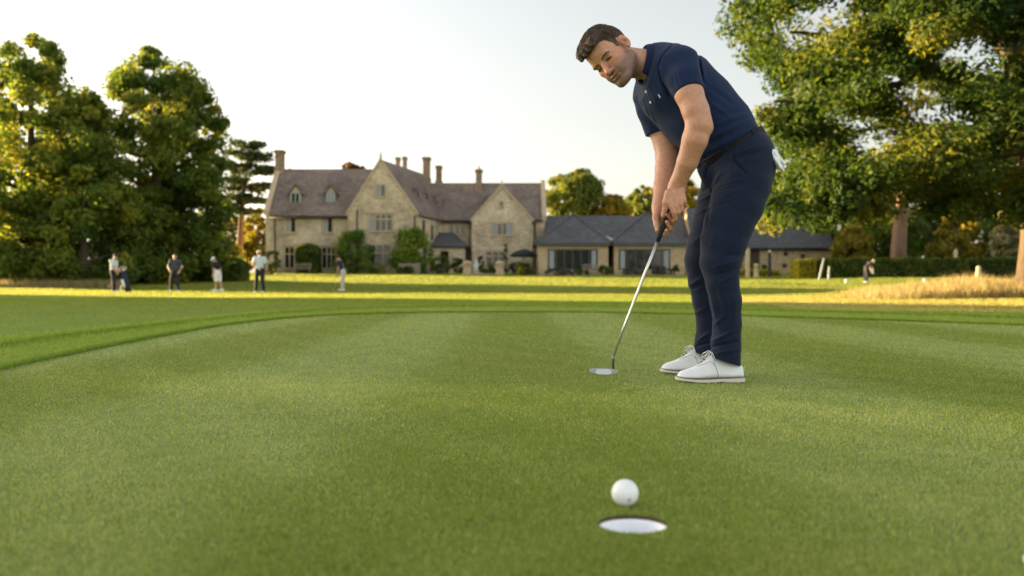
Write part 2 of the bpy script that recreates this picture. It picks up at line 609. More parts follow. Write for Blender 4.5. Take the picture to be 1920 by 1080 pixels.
hair = Field()
HE = lambda c, r, k=.02, sub=False: hair.ell(hp(*c), HA, np.array(r) * HS, k, sub)
HE((0, -.010, .046), (.0805, .1035, .0870))
HE((0, .000, .098), (.062, .082, .052), .03)
for x in (-.042, -.014, .014, .042):
    hair.cap(hp(x, .045, .113), hp(x * 1.05 + .004, .090, .099), .025 * HS, .018 * HS, .015)
    hair.cap(hp(x, .087, .101), hp(x * 1.05 + .002, .108, .084), .018 * HS, .009 * HS, .012)
HY = [-.14, -.10, -.085, -.06, -.032, -.022, .006, .012, .016, .030, .036, .055, .075, .10, .13]
HZ = [-.075, -.075, -.068, -.055, -.020, .036, .040, .036, -.010, -.004, .036, .052, .068, .076, .072]


def hair_post(X, d):
    L = to_head(X)
    x, y, z = L.T
    ang = np.arctan2(x, np.maximum(z, -.2) + .02)
    w = np.sin(ang * 47 + 2.2 * np.sin(y * 22 + 2 * ang)) * .6 + np.sin(ang * 103 + 3 * np.sin(y * 17 + 1 + 3 * ang)) * .5
    top = np.clip((z - .06) / .05, 0, 1)
    d = d - (.0002 + .0005 * top) * w - .0004 * top * np.sin(x * 130 + y * 25 + 1.2 * np.sin(y * 40))
    cut = np.interp(y, HY, HZ) - z + .0012 * np.sin(x * 620 + y * 350)
    cut = np.where(y > .03, cut - .012 * (np.abs(x) < .035), cut)
    inner = .0 * d
    return np.maximum(d, cut * .8)


hair.post = hair_post


def hair_col(v):
    L = to_head(v)
    x, y, z = L.T
    fade = np.clip((.055 - z) / .06, 0, 1)
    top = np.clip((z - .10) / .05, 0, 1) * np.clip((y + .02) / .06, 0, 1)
    st = .5 + .5 * np.sin(np.arctan2(x, z + .02) * 90 + 6 * np.sin(y * 40))
    c = np.array([.050, .031, .021])[None] * (1 - fade[:, None]) + np.array([.095, .066, .048]) * fade[:, None]
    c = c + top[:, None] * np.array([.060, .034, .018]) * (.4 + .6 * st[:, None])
    return c * (.75 + .5 * st[:, None])


hair_o = hair.build('hair', .0022, M_HAIR, person, hair_col, relax=0)
# strands combed forward over the crown and down the sides
NS = 5200
q0 = rng.normal(0, 1, (NS, 3)); q0 /= np.linalg.norm(q0, axis=1)[:, None]
q0[:, 2] = np.abs(q0[:, 2]) * 1.0 - .15
HC = np.array([0, -.006, .050])


def hair_surface(L):
    """push points in head space outwards onto the hair"""
    d = L - HC; d /= np.linalg.norm(d, axis=1)[:, None]
    ts = np.linspace(.06, .155, 48)
    X = HC + ts[None, :, None] * d[:, None, :]
    W = HO + HS * (X.reshape(-1, 3) @ HA)
    f = hair.ev(W.astype(np.float32)).reshape(len(L), -1)
    last = f.shape[1] - 1 - np.argmax((f < 0)[:, ::-1], 1)
    okk = (f < 0).any(1)
    return HC + ts[last][:, None] * d, okk


Lp, okk = hair_surface(HC + q0 * .1)
okk &= Lp[:, 2] > np.interp(Lp[:, 1], HY, HZ) + .006
cur = Lp[okk]
n0 = len(cur)
line = [cur.copy()]
alive = np.ones(n0, bool)
jit = rng.normal(0, .25, (n0, 3)); ln = rng.uniform(.006, .0105, n0)[:, None]
for j in range(4):
    topw = np.clip((cur[:, 2] - .07) / .05, 0, 1)[:, None]
    fl = topw * np.array([0, 1, 0]) + (1 - topw) * np.array([0, -.25, -1.0]) + jit * .5 + .3 * np.stack([np.sin(cur[:, 1] * 60), 0 * cur[:, 1], 0 * cur[:, 1]], 1)
    nxt, _o = hair_surface(cur + fl / np.linalg.norm(fl, axis=1)[:, None] * ln)
    alive &= _o & (np.linalg.norm(nxt - cur, axis=1) < .02) & (nxt[:, 2] > np.interp(nxt[:, 1], HY, HZ) - .004)
    cur = nxt
    line.append(cur.copy())
line = np.stack(line, 1)[alive]; n0 = len(line)                                  # n0, 5, 3
rad = line - HC; rad /= np.linalg.norm(rad, axis=2)[..., None]
lift = np.linspace(-.0006, 1, 5)[None, :, None] * rng.uniform(.0004, .0058, (n0, 1, 1)) * (np.clip((line[:, :1, 2:] - .05) / .05, .15, 1))
W = HO + HS * ((line + rad * lift).reshape(-1, 3) @ HA)
W = W.reshape(n0, 5, 3)
tang = np.gradient(W, axis=1); tang /= np.linalg.norm(tang, axis=2)[..., None]
nr_ = (rad.reshape(-1, 3) @ HA).reshape(n0, 5, 3)
sd_ = np.cross(tang, nr_); sd_ /= np.linalg.norm(sd_, axis=2)[..., None] + 1e-9
wv = (.00075 * np.array([1, 1, .9, .7, .15]))[None, :, None]
vs = np.stack([W - sd_ * wv, W + sd_ * wv, W + nr_ * wv], 2).reshape(-1, 3)
fs = []
for i in range(n0):
    for j in range(4):
        b0 = (i * 5 + j) * 3
        for e in range(3): fs.append((b0 + e, b0 + (e + 1) % 3, b0 + 3 + (e + 1) % 3, b0 + 3 + e))
tone = rng.uniform(.35, 2.2, (n0, 1)) * np.array([[.070, .043, .027]])
me = mesh_np('hair_strand', vs, np.array(fs), {'Col': ('POINT', 'FLOAT_COLOR', np.c_[np.repeat(tone, 15, 0), np.ones(n0 * 15)])})
link('hair_strand', me, M_HAIR, hair_o, True)['kind'] = 'stuff'

for s in (-1, 1):
    b = Field()
    pts = [hp(s * .013, .0945, .0190), hp(s * .028, .0925, .0245), hp(s * .043, .0835, .0245), hp(s * .054, .0715, .0175)]
    tq = np.linspace(0, 3, 10)
    pts = [proj_out(np.array([np.interp(q, range(4), [p[c] for p in pts]) for c in range(3)])) for q in tq]
    b.chain(pts, list(np.interp(tq, range(4), [.0022, .0030, .0026, .0016]) * HS), .004)
    b.build('eyebrow', .0016, M_HAIR, person, lambda v: np.tile([.085, .055, .038], (len(v), 1)), relax=0)
    e = Field()
    e.ell(hp(s * .033, .0732, .0018), HA, np.array([.0128, .0128, .0100]) * HS, .002)
    e.build('eye', .0016, M_EYE, person)
    l = Field()
    lq = [hp(s * .0195, .0902, .0020), hp(s * .026, .0915, .0040), hp(s * .034, .0915, .0040), hp(s * .041, .088, .0022), hp(s * .047, .0850, -.0010)]
    l.chain([proj_out(p, .0) for p in lq], [.0016, .0023, .0025, .0022, .0014], .002)
    l.build('eyelash', .0012, M_HAIR, person, lambda v: np.tile([.03, .02, .015], (len(v), 1)), relax=0)


# ---- clothes
def segdist(u, v, s):
    u0, v0, u1, v1 = s[:4]
    du, dv = u1 - u0, v1 - v0
    t = np.clip(((u - u0) * du + (v - v0) * dv) / (du * du + dv * dv), 0, 1)
    return np.hypot(u - u0 - t * du, v - v0 - t * dv), t


def folds(X, d, segs, ymid):
    """creases on the side of the cloth nearer than ymid; each (u0, v0, u1, v1, width, depth) is the crease as measured on the figure"""
    m = np.abs(d) < .03
    if not m.any(): return d
    Y = X[m]
    u = 960 + F_PX * Y[:, 0] / Y[:, 1]; v = 540 - F_PX * (Y[:, 2] - CAM_H) / Y[:, 1]
    dd = d[m].copy()
    for s in segs:
        q, t = segdist(u, v, s)
        dd -= 1.45 * s[5] * np.exp(-(q / (.72 * s[4])) ** 2) * np.sin(np.pi * np.clip(.12 + .76 * t, 0, 1)) * np.clip((ymid - Y[:, 1]) / .03, 0, 1)
    d = d.copy(); d[m] = dd
    return d


BC = P(1368, 278, 4.1)                     # centre of the waist
BN = np.array([-.515, 0, .857])            # up the spine

TN = [(1369, 281, 4.1, .152), (1342, 245, 4.1, .163), (1306, 205, 4.1, .171), (1266, 163, 4.1, .168), (1240, 134, 4.11, .129), (1223, 124, 4.11, .080)]
shirt = Field()
shirt.chain([P(u, v, y) for u, v, y, r in TN], [r for *_, r in TN], .035, (np.array([0, 1., 0]), 1.08))
shirt.cap(P(1270, 127, 3.965), P(1221, 158, 4.235), .097, .086, .05)
shirt.chain([P(1276, 128, 3.945), P(1285, 150, 3.895), P(1293, 175, 3.865)], [.090, .075, .0665], .018)
shirt.chain([P(1215, 170, 4.25), P(1222, 205, 4.245), P(1236, 250, 4.24)], [.080, .068, .0625], .018)
SH_N = P(1293, 174, 3.865) - P(1283, 146, 3.90); SH_N /= np.linalg.norm(SH_N)
SH_F = P(1231, 252, 4.24) - P(1222, 205, 4.245); SH_F /= np.linalg.norm(SH_F)
HN0, HF0 = P(1293, 174.5, 3.865), P(1231, 251.5, 4.24)
SHIRT_FOLDS = [
    (1262, 83, 1243, 104, 2.5, -.006), (1243, 104, 1234, 126, 2.5, -.007), (1234, 126, 1240, 150, 2.5, -.009), (1240, 150, 1257, 182, 3, -.012),
    (1309, 100, 1318, 158, 3.5, -.008),
    (1241, 118, 1255, 165, 1.6, .0035), (1246, 120, 1260, 168, 1.6, .0035), (1252, 124, 1264, 168, 1.7, .0032), (1260, 126, 1270, 164, 1.8, .0026), (1269, 128, 1279, 158, 2.0, .0020), (1280, 130, 1288, 152, 2.2, .0014),
    (1196, 182, 1210, 225, 2.2, .003), (1204, 184, 1220, 232, 2.4, .0032), (1192, 190, 1203, 226, 2, .0025), (1216, 205, 1236, 246, 2.6, .003), (1212, 150, 1234, 205, 3, .0025),
    (1330, 238, 1396, 214, 5, .0040), (1322, 262, 1402, 226, 4, .0040), (1310, 278, 1396, 240, 4, -.0040), (1318, 288, 1372, 262, 3.5, .0040), (1290, 250, 1318, 296, 4, .0040),
    (1326, 160, 1380, 200, 6, -.0030), (1330, 190, 1372, 222, 6, .003), (1350, 216, 1400, 206, 5, -.003)]


def shirt_post(X, d):
    d = folds(X, d, SHIRT_FOLDS, 4.12)
    d = d + .0010 * np.sin(X[:, 0] * 34 + X[:, 2] * 22) * np.sin(X[:, 1] * 27 + X[:, 2] * 31)
    d = np.maximum(d, -((X - BC) @ BN) - .008)
    # sleeve hems
    tn = (X - HN0) @ SH_N; rn = np.linalg.norm(X - HN0 - tn[:, None] * SH_N, axis=1)
    d = np.where(rn < .085, np.maximum(d, tn), d)
    d = np.where((rn < .085) & (tn < 0) & (tn > -.026), d - .0022, d)
    tf = (X - HF0) @ SH_F; rf = np.linalg.norm(X - HF0 - tf[:, None] * SH_F, axis=1)
    d = np.where((rf < .085) & (tf < .12), np.maximum(d, np.where(((X - HF0) @ np.array([.8, 0, .6])) > .06, -1, tf)), d)
    # neck opening
    nt = (X - P(1213, 122, 4.1)) @ np.array([-.97, -.1, .2])
    return np.maximum(d, nt)


shirt.post = shirt_post
shirt_o = shirt.build('polo_shirt', .0042, M_SHIRT, person, relax=1)

# collar: a folded band round the neck, open at the front
CC = P(1205, 119, 4.10)
ax = np.array([-.97, -.12, .2]); ax /= np.linalg.norm(ax)
d1 = np.array([-.22, 0, -.975]); d1 -= ax * (d1 @ ax); d1 /= np.linalg.norm(d1)
d2 = np.cross(ax, d1)
if d2[1] > 0: d2 = -d2                      # towards the camera
rings = []
gapc = R(30)
for q in np.linspace(R(17), R(343), 44):
    a = q + gapc
    dirv = math.cos(a) * d1 + math.sin(a) * d2
    front = max(0, math.cos(q)) ** 2
    r_in, r_out = .074 + .006 * front, .100 + .008 * front
    wdt = .046 + .022 * max(0, math.cos(q)) ** 4
    st = ax * .004
    p0 = CC + dirv * (r_in - .004) * np.array([1, 1, 1]) - ax * .030
    p1 = CC + dirv * r_in + ax * .006
    p2 = CC + dirv * (r_in + .006) + ax * .009
    p3 = CC + dirv * (r_in + .014) - ax * .004
    p4 = CC + dirv * r_out - ax * wdt
    rings.append([p0, p1, p2, p3, p4])
mb = MB()
mb.loft(rings, closed=False, caps=False)
mb.build('collar', M_SHIRT, shirt_o, True, solid=.0035, subsurf=1)


def on_surface(field, u, v, y0=3.4, y1=4.3):
    o = P(u, v, 1.0)
    ys = np.linspace(y0, y1, 900)
    X = np.stack([P(u, v, y) for y in ys]).astype(np.float32)
    d = field.ev(X)
    i = int(np.argmax(d < 0))
    p = X[i].astype(float)
    e = .004
    Q = np.array([p + [e, 0, 0], p - [e, 0, 0], p + [0, e, 0], p - [0, e, 0], p + [0, 0, e], p - [0, 0, e]], np.float32)
    g = field.ev(Q)
    n = np.array([g[0] - g[1], g[2] - g[3], g[4] - g[5]]); n /= np.linalg.norm(n)
    return p, n


def disc_on(field, u, v, r, t, name, mat, parent):
    p, n = on_surface(field, u, v)
    z = Vector(n).to_track_quat('Z', 'Y').to_matrix()
    mb = MB()
    prof = [(r * .2, -t), (r, -t), (r, t * .7), (r * .86, t), (r * .6, t * .6), (r * .05, t * .55)]
    rings = [[tuple(np.array(p) + np.array(z @ Vector((a * math.cos(q), a * math.sin(q), h)))) for q in np.linspace(0, 2 * math.pi, 16, endpoint=False)] for a, h in prof]
    mb.loft(rings)
    return mb.build(name, mat, parent, True)


def strip_on(field, pts, w, lift, name, mat, parent):
    L, Rr = [], []
    S = [on_surface(field, *q) for q in pts]
    for i, (p, n) in enumerate(S):
        t = S[min(i + 1, len(S) - 1)][0] - S[max(i - 1, 0)][0]
        b = np.cross(n, t); b /= np.linalg.norm(b)
        L.append((p + b * w / 2 - n * .004, p + b * w / 2 + n * lift, p - b * w / 2 + n * lift, p - b * w / 2 - n * .004))
    mb = MB(); mb.loft(L)
    return mb.build(name, mat, parent, False)


placket = strip_on(shirt, [(1203, 156), (1208, 166), (1214, 180), (1220, 193), (1227, 206)], .034, .0022, 'placket', M_SHIRT, shirt_o)
for u, v in ((1211.5, 172), (1220, 191.5)):
    disc_on(shirt, u, v, .0062, .0042, 'button', M_BUTTON, shirt_o)
strip_on(shirt, [(1234.5, 177), (1236.5, 180), (1238, 183.5)], .0045, .0015, 'chest_emblem', M_WHITE_THREAD, shirt_o)

# ---- trousers
NL = [(1398, 300, 4.02, .128), (1393, 345, 3.995, .1215), (1381, 384, 3.97, .1150), (1366, 422, 3.95, .1050), (1357, 455, 3.935, .0970), (1351, 492, 3.925, .0865), (1354, 530, 3.915, .0690), (1361, 565, 3.91, .0655), (1364, 608, 3.91, .0590), (1361, 645, 3.91, .0630), (1360, 688, 3.91, .0650)]
FL = [(1374, 305, 4.18, .128), (1369, 345, 4.205, .1290), (1356, 384, 4.23, .1180), (1341, 424, 4.25, .1060), (1328, 457, 4.265, .0950), (1319, 487, 4.28, .0860), (1322, 528, 4.29, .0760), (1327, 562, 4.295, .0700), (1331, 603, 4.30, .0620), (1330, 637, 4.30, .0640), (1324, 668, 4.30, .0660)]
tr = Field()
tr.chain([P(u, v, y) for u, v, y, r in NL], [r for *_, r in NL], .012)
tr.chain([P(u, v, y) for u, v, y, r in FL], [r for *_, r in FL], .012)
tr.chain([P(1366, 272, 4.1), P(1381, 300, 4.1), P(1388, 322, 4.1)], [.157, .160, .150], .03, (np.array([0, 1., 0]), 1.10))
tr.cap(P(1327, 318, 4.06), P(1331, 346, 4.05), .046, .028, .03)              # fly
N_HEM = (P(1360, 678, 3.91), np.array([.30, 0, .954]))
F_HEM = (P(1320, 666, 4.30), np.array([.32, 0, .947]))
TR_FOLDS = [
    (1388, 488, 1340, 500, 5, .0055), (1390, 500, 1346, 516, 4, -.0060), (1386, 512, 1350, 530, 4, .0050), (1389, 476, 1362, 480, 4, -.004),
    (1331, 641, 1372, 622, 4, .0075), (1332, 652, 1378, 640, 3.6, -.0075), (1388, 655, 1345, 662, 4, .0060), (1389, 640, 1356, 648, 4, -.0045), (1336, 612, 1362, 588, 4, .0040),
    (1328, 540, 1346, 612, 5, .0040), (1340, 540, 1356, 600, 5, -.0035), (1380, 560, 1374, 628, 5, .0030),
    (1338, 350, 1400, 334, 2.6, .0035), (1337, 360, 1384, 350, 2.4, -.0030), (1340, 372, 1424, 346, 3.0, .0022), (1334, 388, 1372, 378, 3.0, -.0022), (1345, 420, 1330, 470, 4, .0018),
    (1380, 286, 1430, 272, 3.5, .0040), (1382, 296, 1430, 284, 3.5, -.0035), (1384, 305, 1432, 296, 3.5, .0030),
    (1374, 286, 1378, 302, 2.2, -.0075), (1378, 302, 1398, 325, 2.2, -.0085), (1376, 284, 1372, 300, 3, .005), (1372, 302, 1393, 328, 3, .004),
    (1398, 325, 1450, 272, 2.5, -.0030),
    (1334, 360, 1326, 430, 4, -.004), (1318, 436, 1352, 470, 6, .003), (1360, 420, 1345, 480, 7, -.002),
    (1314, 326, 1332, 352, 4, .005), (1330, 300, 1322, 340, 3, -.004), (1352, 322, 1330, 356, 4, .006)]
FAR_FOLDS = [
    (1306, 640, 1332, 622, 3.5, .0080), (1304, 650, 1336, 640, 3.2, -.0070), (1301, 590, 1328, 574, 4, .004), (1292, 535, 1318, 520, 4, .0045), (1290, 545, 1318, 534, 4, -.004),
    (1302, 402, 1336, 386, 2.8, .0030), (1308, 378, 1334, 364, 2.8, .0040), (1312, 362, 1336, 350, 3, -.004), (1292, 460, 1318, 440, 5, .003)]


def tr_post(X, d):
    d = folds(X, d, TR_FOLDS, 4.06)
    d = folds(X, d, FAR_FOLDS, 4.34)
    d = d + .0011 * np.sin(X[:, 0] * 31 + X[:, 2] * 9) * np.sin(X[:, 1] * 24 + X[:, 2] * 13)
    near = X[:, 1] < 4.105
    hn = -((X - N_HEM[0]) @ N_HEM[1]); hf = -((X - F_HEM[0]) @ F_HEM[1])
    d = np.maximum(d, np.where(near, hn, hf))
    return np.maximum(d, ((X - BC) @ BN) + .006)


tr.post = tr_post
tr_o = tr.build('trousers', .0044, M_TROUS, person, relax=1)

# belt, buckle and loops
belt = Field()
belt.chain([P(1366, 272, 4.1), P(1381, 300, 4.1)], [.1603, .1628], .03, (np.array([0, 1., 0]), 1.10))
belt.chain([P(u, v, y) for u, v, y, r in TN[:2]], [.1560, .1660], .035, (np.array([0, 1., 0]), 1.08))
belt.post = lambda X, d: np.maximum(d, np.abs((X - BC) @ BN + .004) - .0185)
belt_o = belt.build('belt', .0040, M_BELT, person, relax=1)
belt0 = Field(); belt0.p = belt.p


def slab_on(field, u, v, du, dv, ln, w, t, name, mat, parent):
    p, n = on_surface(field, u, v)
    a = np.array([du, 0, -dv], float); a -= n * (a @ n); a /= np.linalg.norm(a)
    b = np.cross(n, a)
    mb = MB()
    poly = [p + a * ln / 2 + b * w / 2 - n * .004, p + a * ln / 2 - b * w / 2 - n * .004, p - a * ln / 2 - b * w / 2 - n * .004, p - a * ln / 2 + b * w / 2 - n * .004]
    mb.prism(poly, n * (t + .004))
    return mb.build(name, mat, parent, bevel=.001)


for u, v in ((1415, 253), (1365.5, 283)):
    slab_on(belt0, u, v, .5, .86, .052, .011, .0035, 'belt_loop', M_TROUS, tr_o)
slab_on(belt0, 1322, 312, -.86, .5, .040, .034, .004, 'buckle', M_BUCKLE, belt_o)


# ---- shoes
def shoe(px, toe_u, toe_v, y, yaw, ztoe):
    toe = P(toe_u, toe_v, y)
    gx = toe[0]
    fwd = np.array([-math.cos(yaw), -math.sin(yaw), 0.]); lat = np.array([fwd[1], -fwd[0], 0.])
    L = .293
    heel = np.array([gx, toe[1], 0]) - fwd * L
    base_z = ztoe
    xs = [.000, .006, .022, .05, .08, .105, .130, .142, .155, .175, .200, .225, .250, .270, .283, .290]
    hh = [.052, .070, .080, .082, .088, .104, .122, .120, .106, .088, .072, .060, .053, .047, .036, .014]
    ww = [.012, .024, .033, .036, .036, .036, .038, .039, .042, .046, .049, .049, .044, .034, .022, .006]
    z0 = [.018, .018, .018, .017, .016, .015, .014, .014, .013, .013, .013, .014, .016, .018, .021, .024]
    def pt(x, s, z): return heel + fwd * x + lat * s + np.array([0, 0, base_z + z])
    up = MB(); rings = []
    for x, h, w, z in zip(xs, hh, ww, z0):
        ring = []
        for q in np.linspace(0, math.pi, 17):
            c, s = math.cos(q), math.sin(q)
            nar = 1 - .42 * (max(s, 0) ** 1.4) * min(1, max(0, (h - .05) / .06))
            ring.append(pt(x, w * math.copysign(abs(c) ** .75, c) * nar, z + (h - z) * (s ** .85)))
        rings.append(ring)
    up.loft(rings)
    o = up.build('shoe', M_WHITE_LEATHER, person, True, subsurf=1)
    so = MB(); ra = []
    for x, w, z in zip(xs, ww, z0):
        ww_ = w + .0045; x_ = -.003 if x == 0 else (L + .001 if x > .289 else x)
        zb = 0 if x < .085 else (.004 if x < .11 else (.0 if x < .2 else (x - .2) / .09 * .010))
        ra.append([pt(x_, ww_, zb), pt(x_, ww_, z), pt(x_, -ww_, z), pt(x_, -ww_, zb)])
    so.loft(ra)
    so.build('sole', M_SOLE, o, False, bevel=.002)
    we = MB(); ra = []
    for x, w, z in zip(xs, ww, z0):
        ww_ = w + .0036; x_ = -.0022 if x == 0 else (L + .0002 if x > .289 else x)
        ra.append([pt(x_, ww_, z), pt(x_, ww_, z + .0036), pt(x_, -ww_, z + .0036), pt(x_, -ww_, z)])
    we.loft(ra)
    we.build('welt', M_WELT, o, False)
    # tongue slit with crossing laces and a bow
    def top(x, s=0.0):
        h = np.interp(x, xs, hh); w = np.interp(x, xs, ww); z = np.interp(x, xs, z0)
        return pt(x, s, z + (h - z) * (1 - .35 * (s / w) ** 2) + .0015)
    g = MB()
    g.tube([top(.138), top(.150), top(.163), top(.178), top(.194)], [.006, .0055, .005, .0045, .003], 8)
    g.build('tongue', M_LACE_DARK, o, True)
    la = MB()
    for k, x in enumerate(np.linspace(.141, .190, 5)):
        la.tube([top(x - .003, -.014) , top(x, -.006) + np.array([0, 0, .003]), top(x + .002, 0) + np.array([0, 0, .0045]), top(x, .006) + np.array([0, 0, .003]), top(x - .003, .014)], .0021, 6)
    b0 = top(.139) + np.array([0, 0, .004])
    for s in (-1, 1):
        lp = [b0, b0 + lat * s * .012 + fwd * .008 + np.array([0, 0, .006]), b0 + lat * s * .030 + fwd * .028 + np.array([0, 0, -.006]), b0 + lat * s * .036 + fwd * .040 + np.array([0, 0, -.026]), b0 + lat * s * .030 + fwd * .026 + np.array([0, 0, -.020]), b0 + lat * s * .012 + fwd * .006 + np.array([0, 0, .001]), b0]
        la.tube(lp, .0019, 6)
        la.tube([b0, b0 + lat * s * .018 + fwd * .001, b0 + lat * s * .036 - fwd * .004 + np.array([0, 0, -.022]), b0 + lat * s * .043 + fwd * .000 + np.array([0, 0, -.050])], .0018, 6)
    la.build('lace', M_LACE, o, True)
    # quarter seam
    sm = MB()
    for s in (-1, 1):
        pts = []
        for x, fr in ((.205, .80), (.190, .72), (.170, .62), (.150, .52), (.132, .36), (.122, .18), (.118, .02)):
            h = np.interp(x, xs, hh); w = np.interp(x, xs, ww); z = np.interp(x, xs, z0)
            q = fr * math.pi / 2
            c, sn = math.cos(q), math.sin(q)
            nar = 1 - .42 * (sn ** 1.4) * min(1, max(0, (h - .05) / .06))
            pts.append(pt(x, s * (w * c ** .75 * nar + .0006), z + (h - z) * sn ** .85 + .0004))
        sm.tube(pts, .0009, 5)
    sm.build('seam', M_WELT, o, True)
    return o


shoe('n', 1267, 712, 3.90, R(2), -.0265)
shoe('f', 1238, 695, 4.29, R(1), -.0265)

# ================================================================ glove, putter, ball, hole, marker
gl = Field()
gy = 3.965
gl.chain([P(1434, 290, gy), P(1441, 288, gy), P(1448, 288, gy), P(1453, 293, gy)], [.012, .0155, .017, .016], .010, (np.array([0, 1., 0]), 1.6))
for (a, b, c, yy, r) in (((1450, 291), (1459, 295), (1470, 306), gy - .012, .0098), ((1452, 292), (1460, 298), (1471, 313), gy + .012, .0092), ((1451, 294), (1457, 303), (1464, 314), gy - .018, .0098), ((1450, 294), (1456, 306), (1468, 319), gy + .004, .0098), ((1449, 292), (1453, 303), (1458, 316), gy + .026, .0086)):
    gl.chain([P(*a, yy), P(*b, yy), P(*c, yy)], [r * 1.1, r, r * .8], .004)
gl.post = lambda X, d: d + .0012 * np.sin(X[:, 0] * 420 + X[:, 2] * 260)
glove = gl.build('golf_glove', .0026, M_GLOVE)
tag(glove, 'white leather golf glove hanging out of the back pocket of navy trousers', 'glove')

M_GRIP = simple('black_rubber_grip', (.012, .012, .013), .75, .2, 120, .4, 700, .002)
M_STEEL = simple('brushed_steel', (.62, .60, .55), .28, .06, 60, .05, 500, .0005, metal=.9)
M_STEEL_D = simple('dark_steel_neck', (.20, .20, .16), .3, .1, 60, metal=1)
M_HEAD = simple('satin_putter_head', (.36, .37, .40), .38, .10, 200, .2, 900, .0005, metal=.55)
M_INSERT = simple('pale_face_insert', (.62, .64, .68), .5, .04, 80, metal=.1)
putter = thing('putter', P(1149, 691, 3.94), 'steel blade putter with black grip held in both hands of the navy golfer', 'golf club')
m = MB(); m.tube([P(1260, 380, 3.972), P(1256, 390, 3.971), P(1248, 411, 3.968), P(1240, 434, 3.966), P(1233, 453, 3.964)], [.0128, .0132, .0128, .0116, .0098], 16)
m.build('grip', M_GRIP, putter, True)
m = MB(); m.tube([P(1234, 450, 3.9642), P(1211, 508, 3.96), P(1180, 588, 3.95), P(1150.5, 667, 3.942)], [.0070, .0066, .0060, .0056], 14)
m.build('shaft', M_STEEL, putter, True)
m = MB(); m.tube([P(1150.6, 666, 3.942), P(1150, 672, 3.942), P(1149.3, 692.5, 3.94)], [.0060, .0060, .0052], 14)
m.build('hosel', M_STEEL_D, putter, True)


def head_outline(grow, y, u0=1105, u1=1158.5):
    poly = []
    for t in np.linspace(0, 2 * math.pi, 40, endpoint=False):
        c, s = math.cos(t), math.sin(t)
        uu = 1131.5 + (26.8 + grow) * math.copysign(abs(c) ** .62, c)
        vv = 696.6 + (6.3 + grow) * math.copysign(abs(s) ** .8, s) + (uu - 1131.5) * .045
        poly.append(P(uu, vv, y))
    return poly


m = MB()
m.loft([head_outline(-1.0, 3.925), head_outline(0, 3.928), head_outline(0, 3.944), head_outline(-1.5, 3.950)])
m.build('club_head', M_HEAD, putter, False, bevel=.001)
m = MB()
poly = []
for t in np.linspace(0, 2 * math.pi, 32, endpoint=False):
    c, s = math.cos(t), math.sin(t)
    uu = 1131.8 + 14.8 * math.copysign(abs(c) ** .55, c); vv = 697.2 + 5.0 * math.copysign(abs(s) ** .6, s) + (uu - 1131.5) * .02
    poly.append(P(uu, vv, 3.9258))
m.prism(poly, np.array([0, -.0022, 0]))
m.build('face_insert', M_INSERT, putter)

# ball with dimples
HX, HY_ = float(P(1187, 0, 1.449)[0]), 1.449
br = .0232
bc = P(1172, 923, 1.568); bc[2] = br - .0005
bm = bmesh.new(); bmesh.ops.create_icosphere(bm, subdivisions=6, radius=1.0)
V = np.array([v.co for v in bm.verts])
n = 336
i = np.arange(n) + .5
ph = np.arccos(1 - 2 * i / n); tt = math.pi * (1 + 5 ** .5) * i
D = np.c_[np.cos(tt) * np.sin(ph), np.sin(tt) * np.sin(ph), np.cos(ph)]
mx = (V @ D.T).max(1)
ang = np.arccos(np.clip(mx, -1, 1))
dep = .030 * np.clip(1 - (ang / .083) ** 2, 0, 1)
V2 = V * (1 - dep)[:, None] * br
for v, p in zip(bm.verts, V2): v.co = p
me = bpy.data.meshes.new('golf_ball'); bm.to_mesh(me); bm.free()
M_BALL = simple('ball_cover', (.80, .80, .80), .28, .02, 60, spec=.5)
ball = link('golf_ball', me, M_BALL, None, True)
ball.location = bc
tag(ball, 'white dimpled golf ball resting at the back edge of the hole', 'golf ball')
M_INK = simple('navy_ink', (.05, .065, .14), .5, .1, 200)


def ball_patch(pts, name):
    mb = MB()
    q = []
    for u, v in pts:
        d = P(u, v, 1.568) - bc
        sx, sz = d[0] / br, d[2] / br
        sy = -math.sqrt(max(0, 1 - sx * sx - sz * sz))
        q.append(bc + np.array([sx, sy, sz]) * br * 1.0035)
    c = np.mean(q, 0)
    mb.prism(q, (bc - c) / np.linalg.norm(bc - c) * .0006)
    return mb.build(name, M_INK, ball)


ball_patch([(1175.2, 932), (1176.4, 929.8), (1178.6, 929.2), (1180, 930.4), (1179.4, 932.8), (1177.8, 935.2), (1175.8, 935.4)], 'ball_mark')
ball_patch([(1177.2, 936.6), (1178.3, 936.4), (1178.9, 939.6), (1178.0, 939.8)], 'ball_mark')

# hole cup: soil edge, white liner
M_LINER = simple('white_cup_liner', (.84, .85, .87), .45, .03, 30, spec=.4)
M_SOIL = simple('brown_soil', (.11, .07, .035), .95, .5, 160, .8, 500, .004)
cup = thing('hole_cup', (HX, HY_, 0), 'round golf hole with white cup liner and soil rim just in front of the ball', 'golf hole')
rr = .054
m = MB()
def ringz(r, z, wob=0): return [(HX + (r + wob * math.sin(7 * q + 2 * math.sin(3 * q))) * math.cos(q), HY_ + (r + wob * math.sin(7 * q + 2 * math.sin(3 * q))) * math.sin(q), z) for q in np.linspace(0, 2 * math.pi, 72, endpoint=False)]
m.loft([ringz(rr + .0012, -.0012), ringz(rr - .0002, -.0008, .0006), ringz(rr - .0008, -.003, .0008), ringz(rr + .001, -.0062), ringz(rr + .004, -.0066)], caps=False)
m.build('soil_rim', M_SOIL, cup, True)
m = MB()
m.loft([ringz(rr + .004, -.0066), ringz(rr + .0005, -.0060), ringz(rr - .001, -.0070), ringz(rr - .003, -.10), ringz(.002, -.1015)], caps=False)
m.build('liner', M_LINER, cup, True)

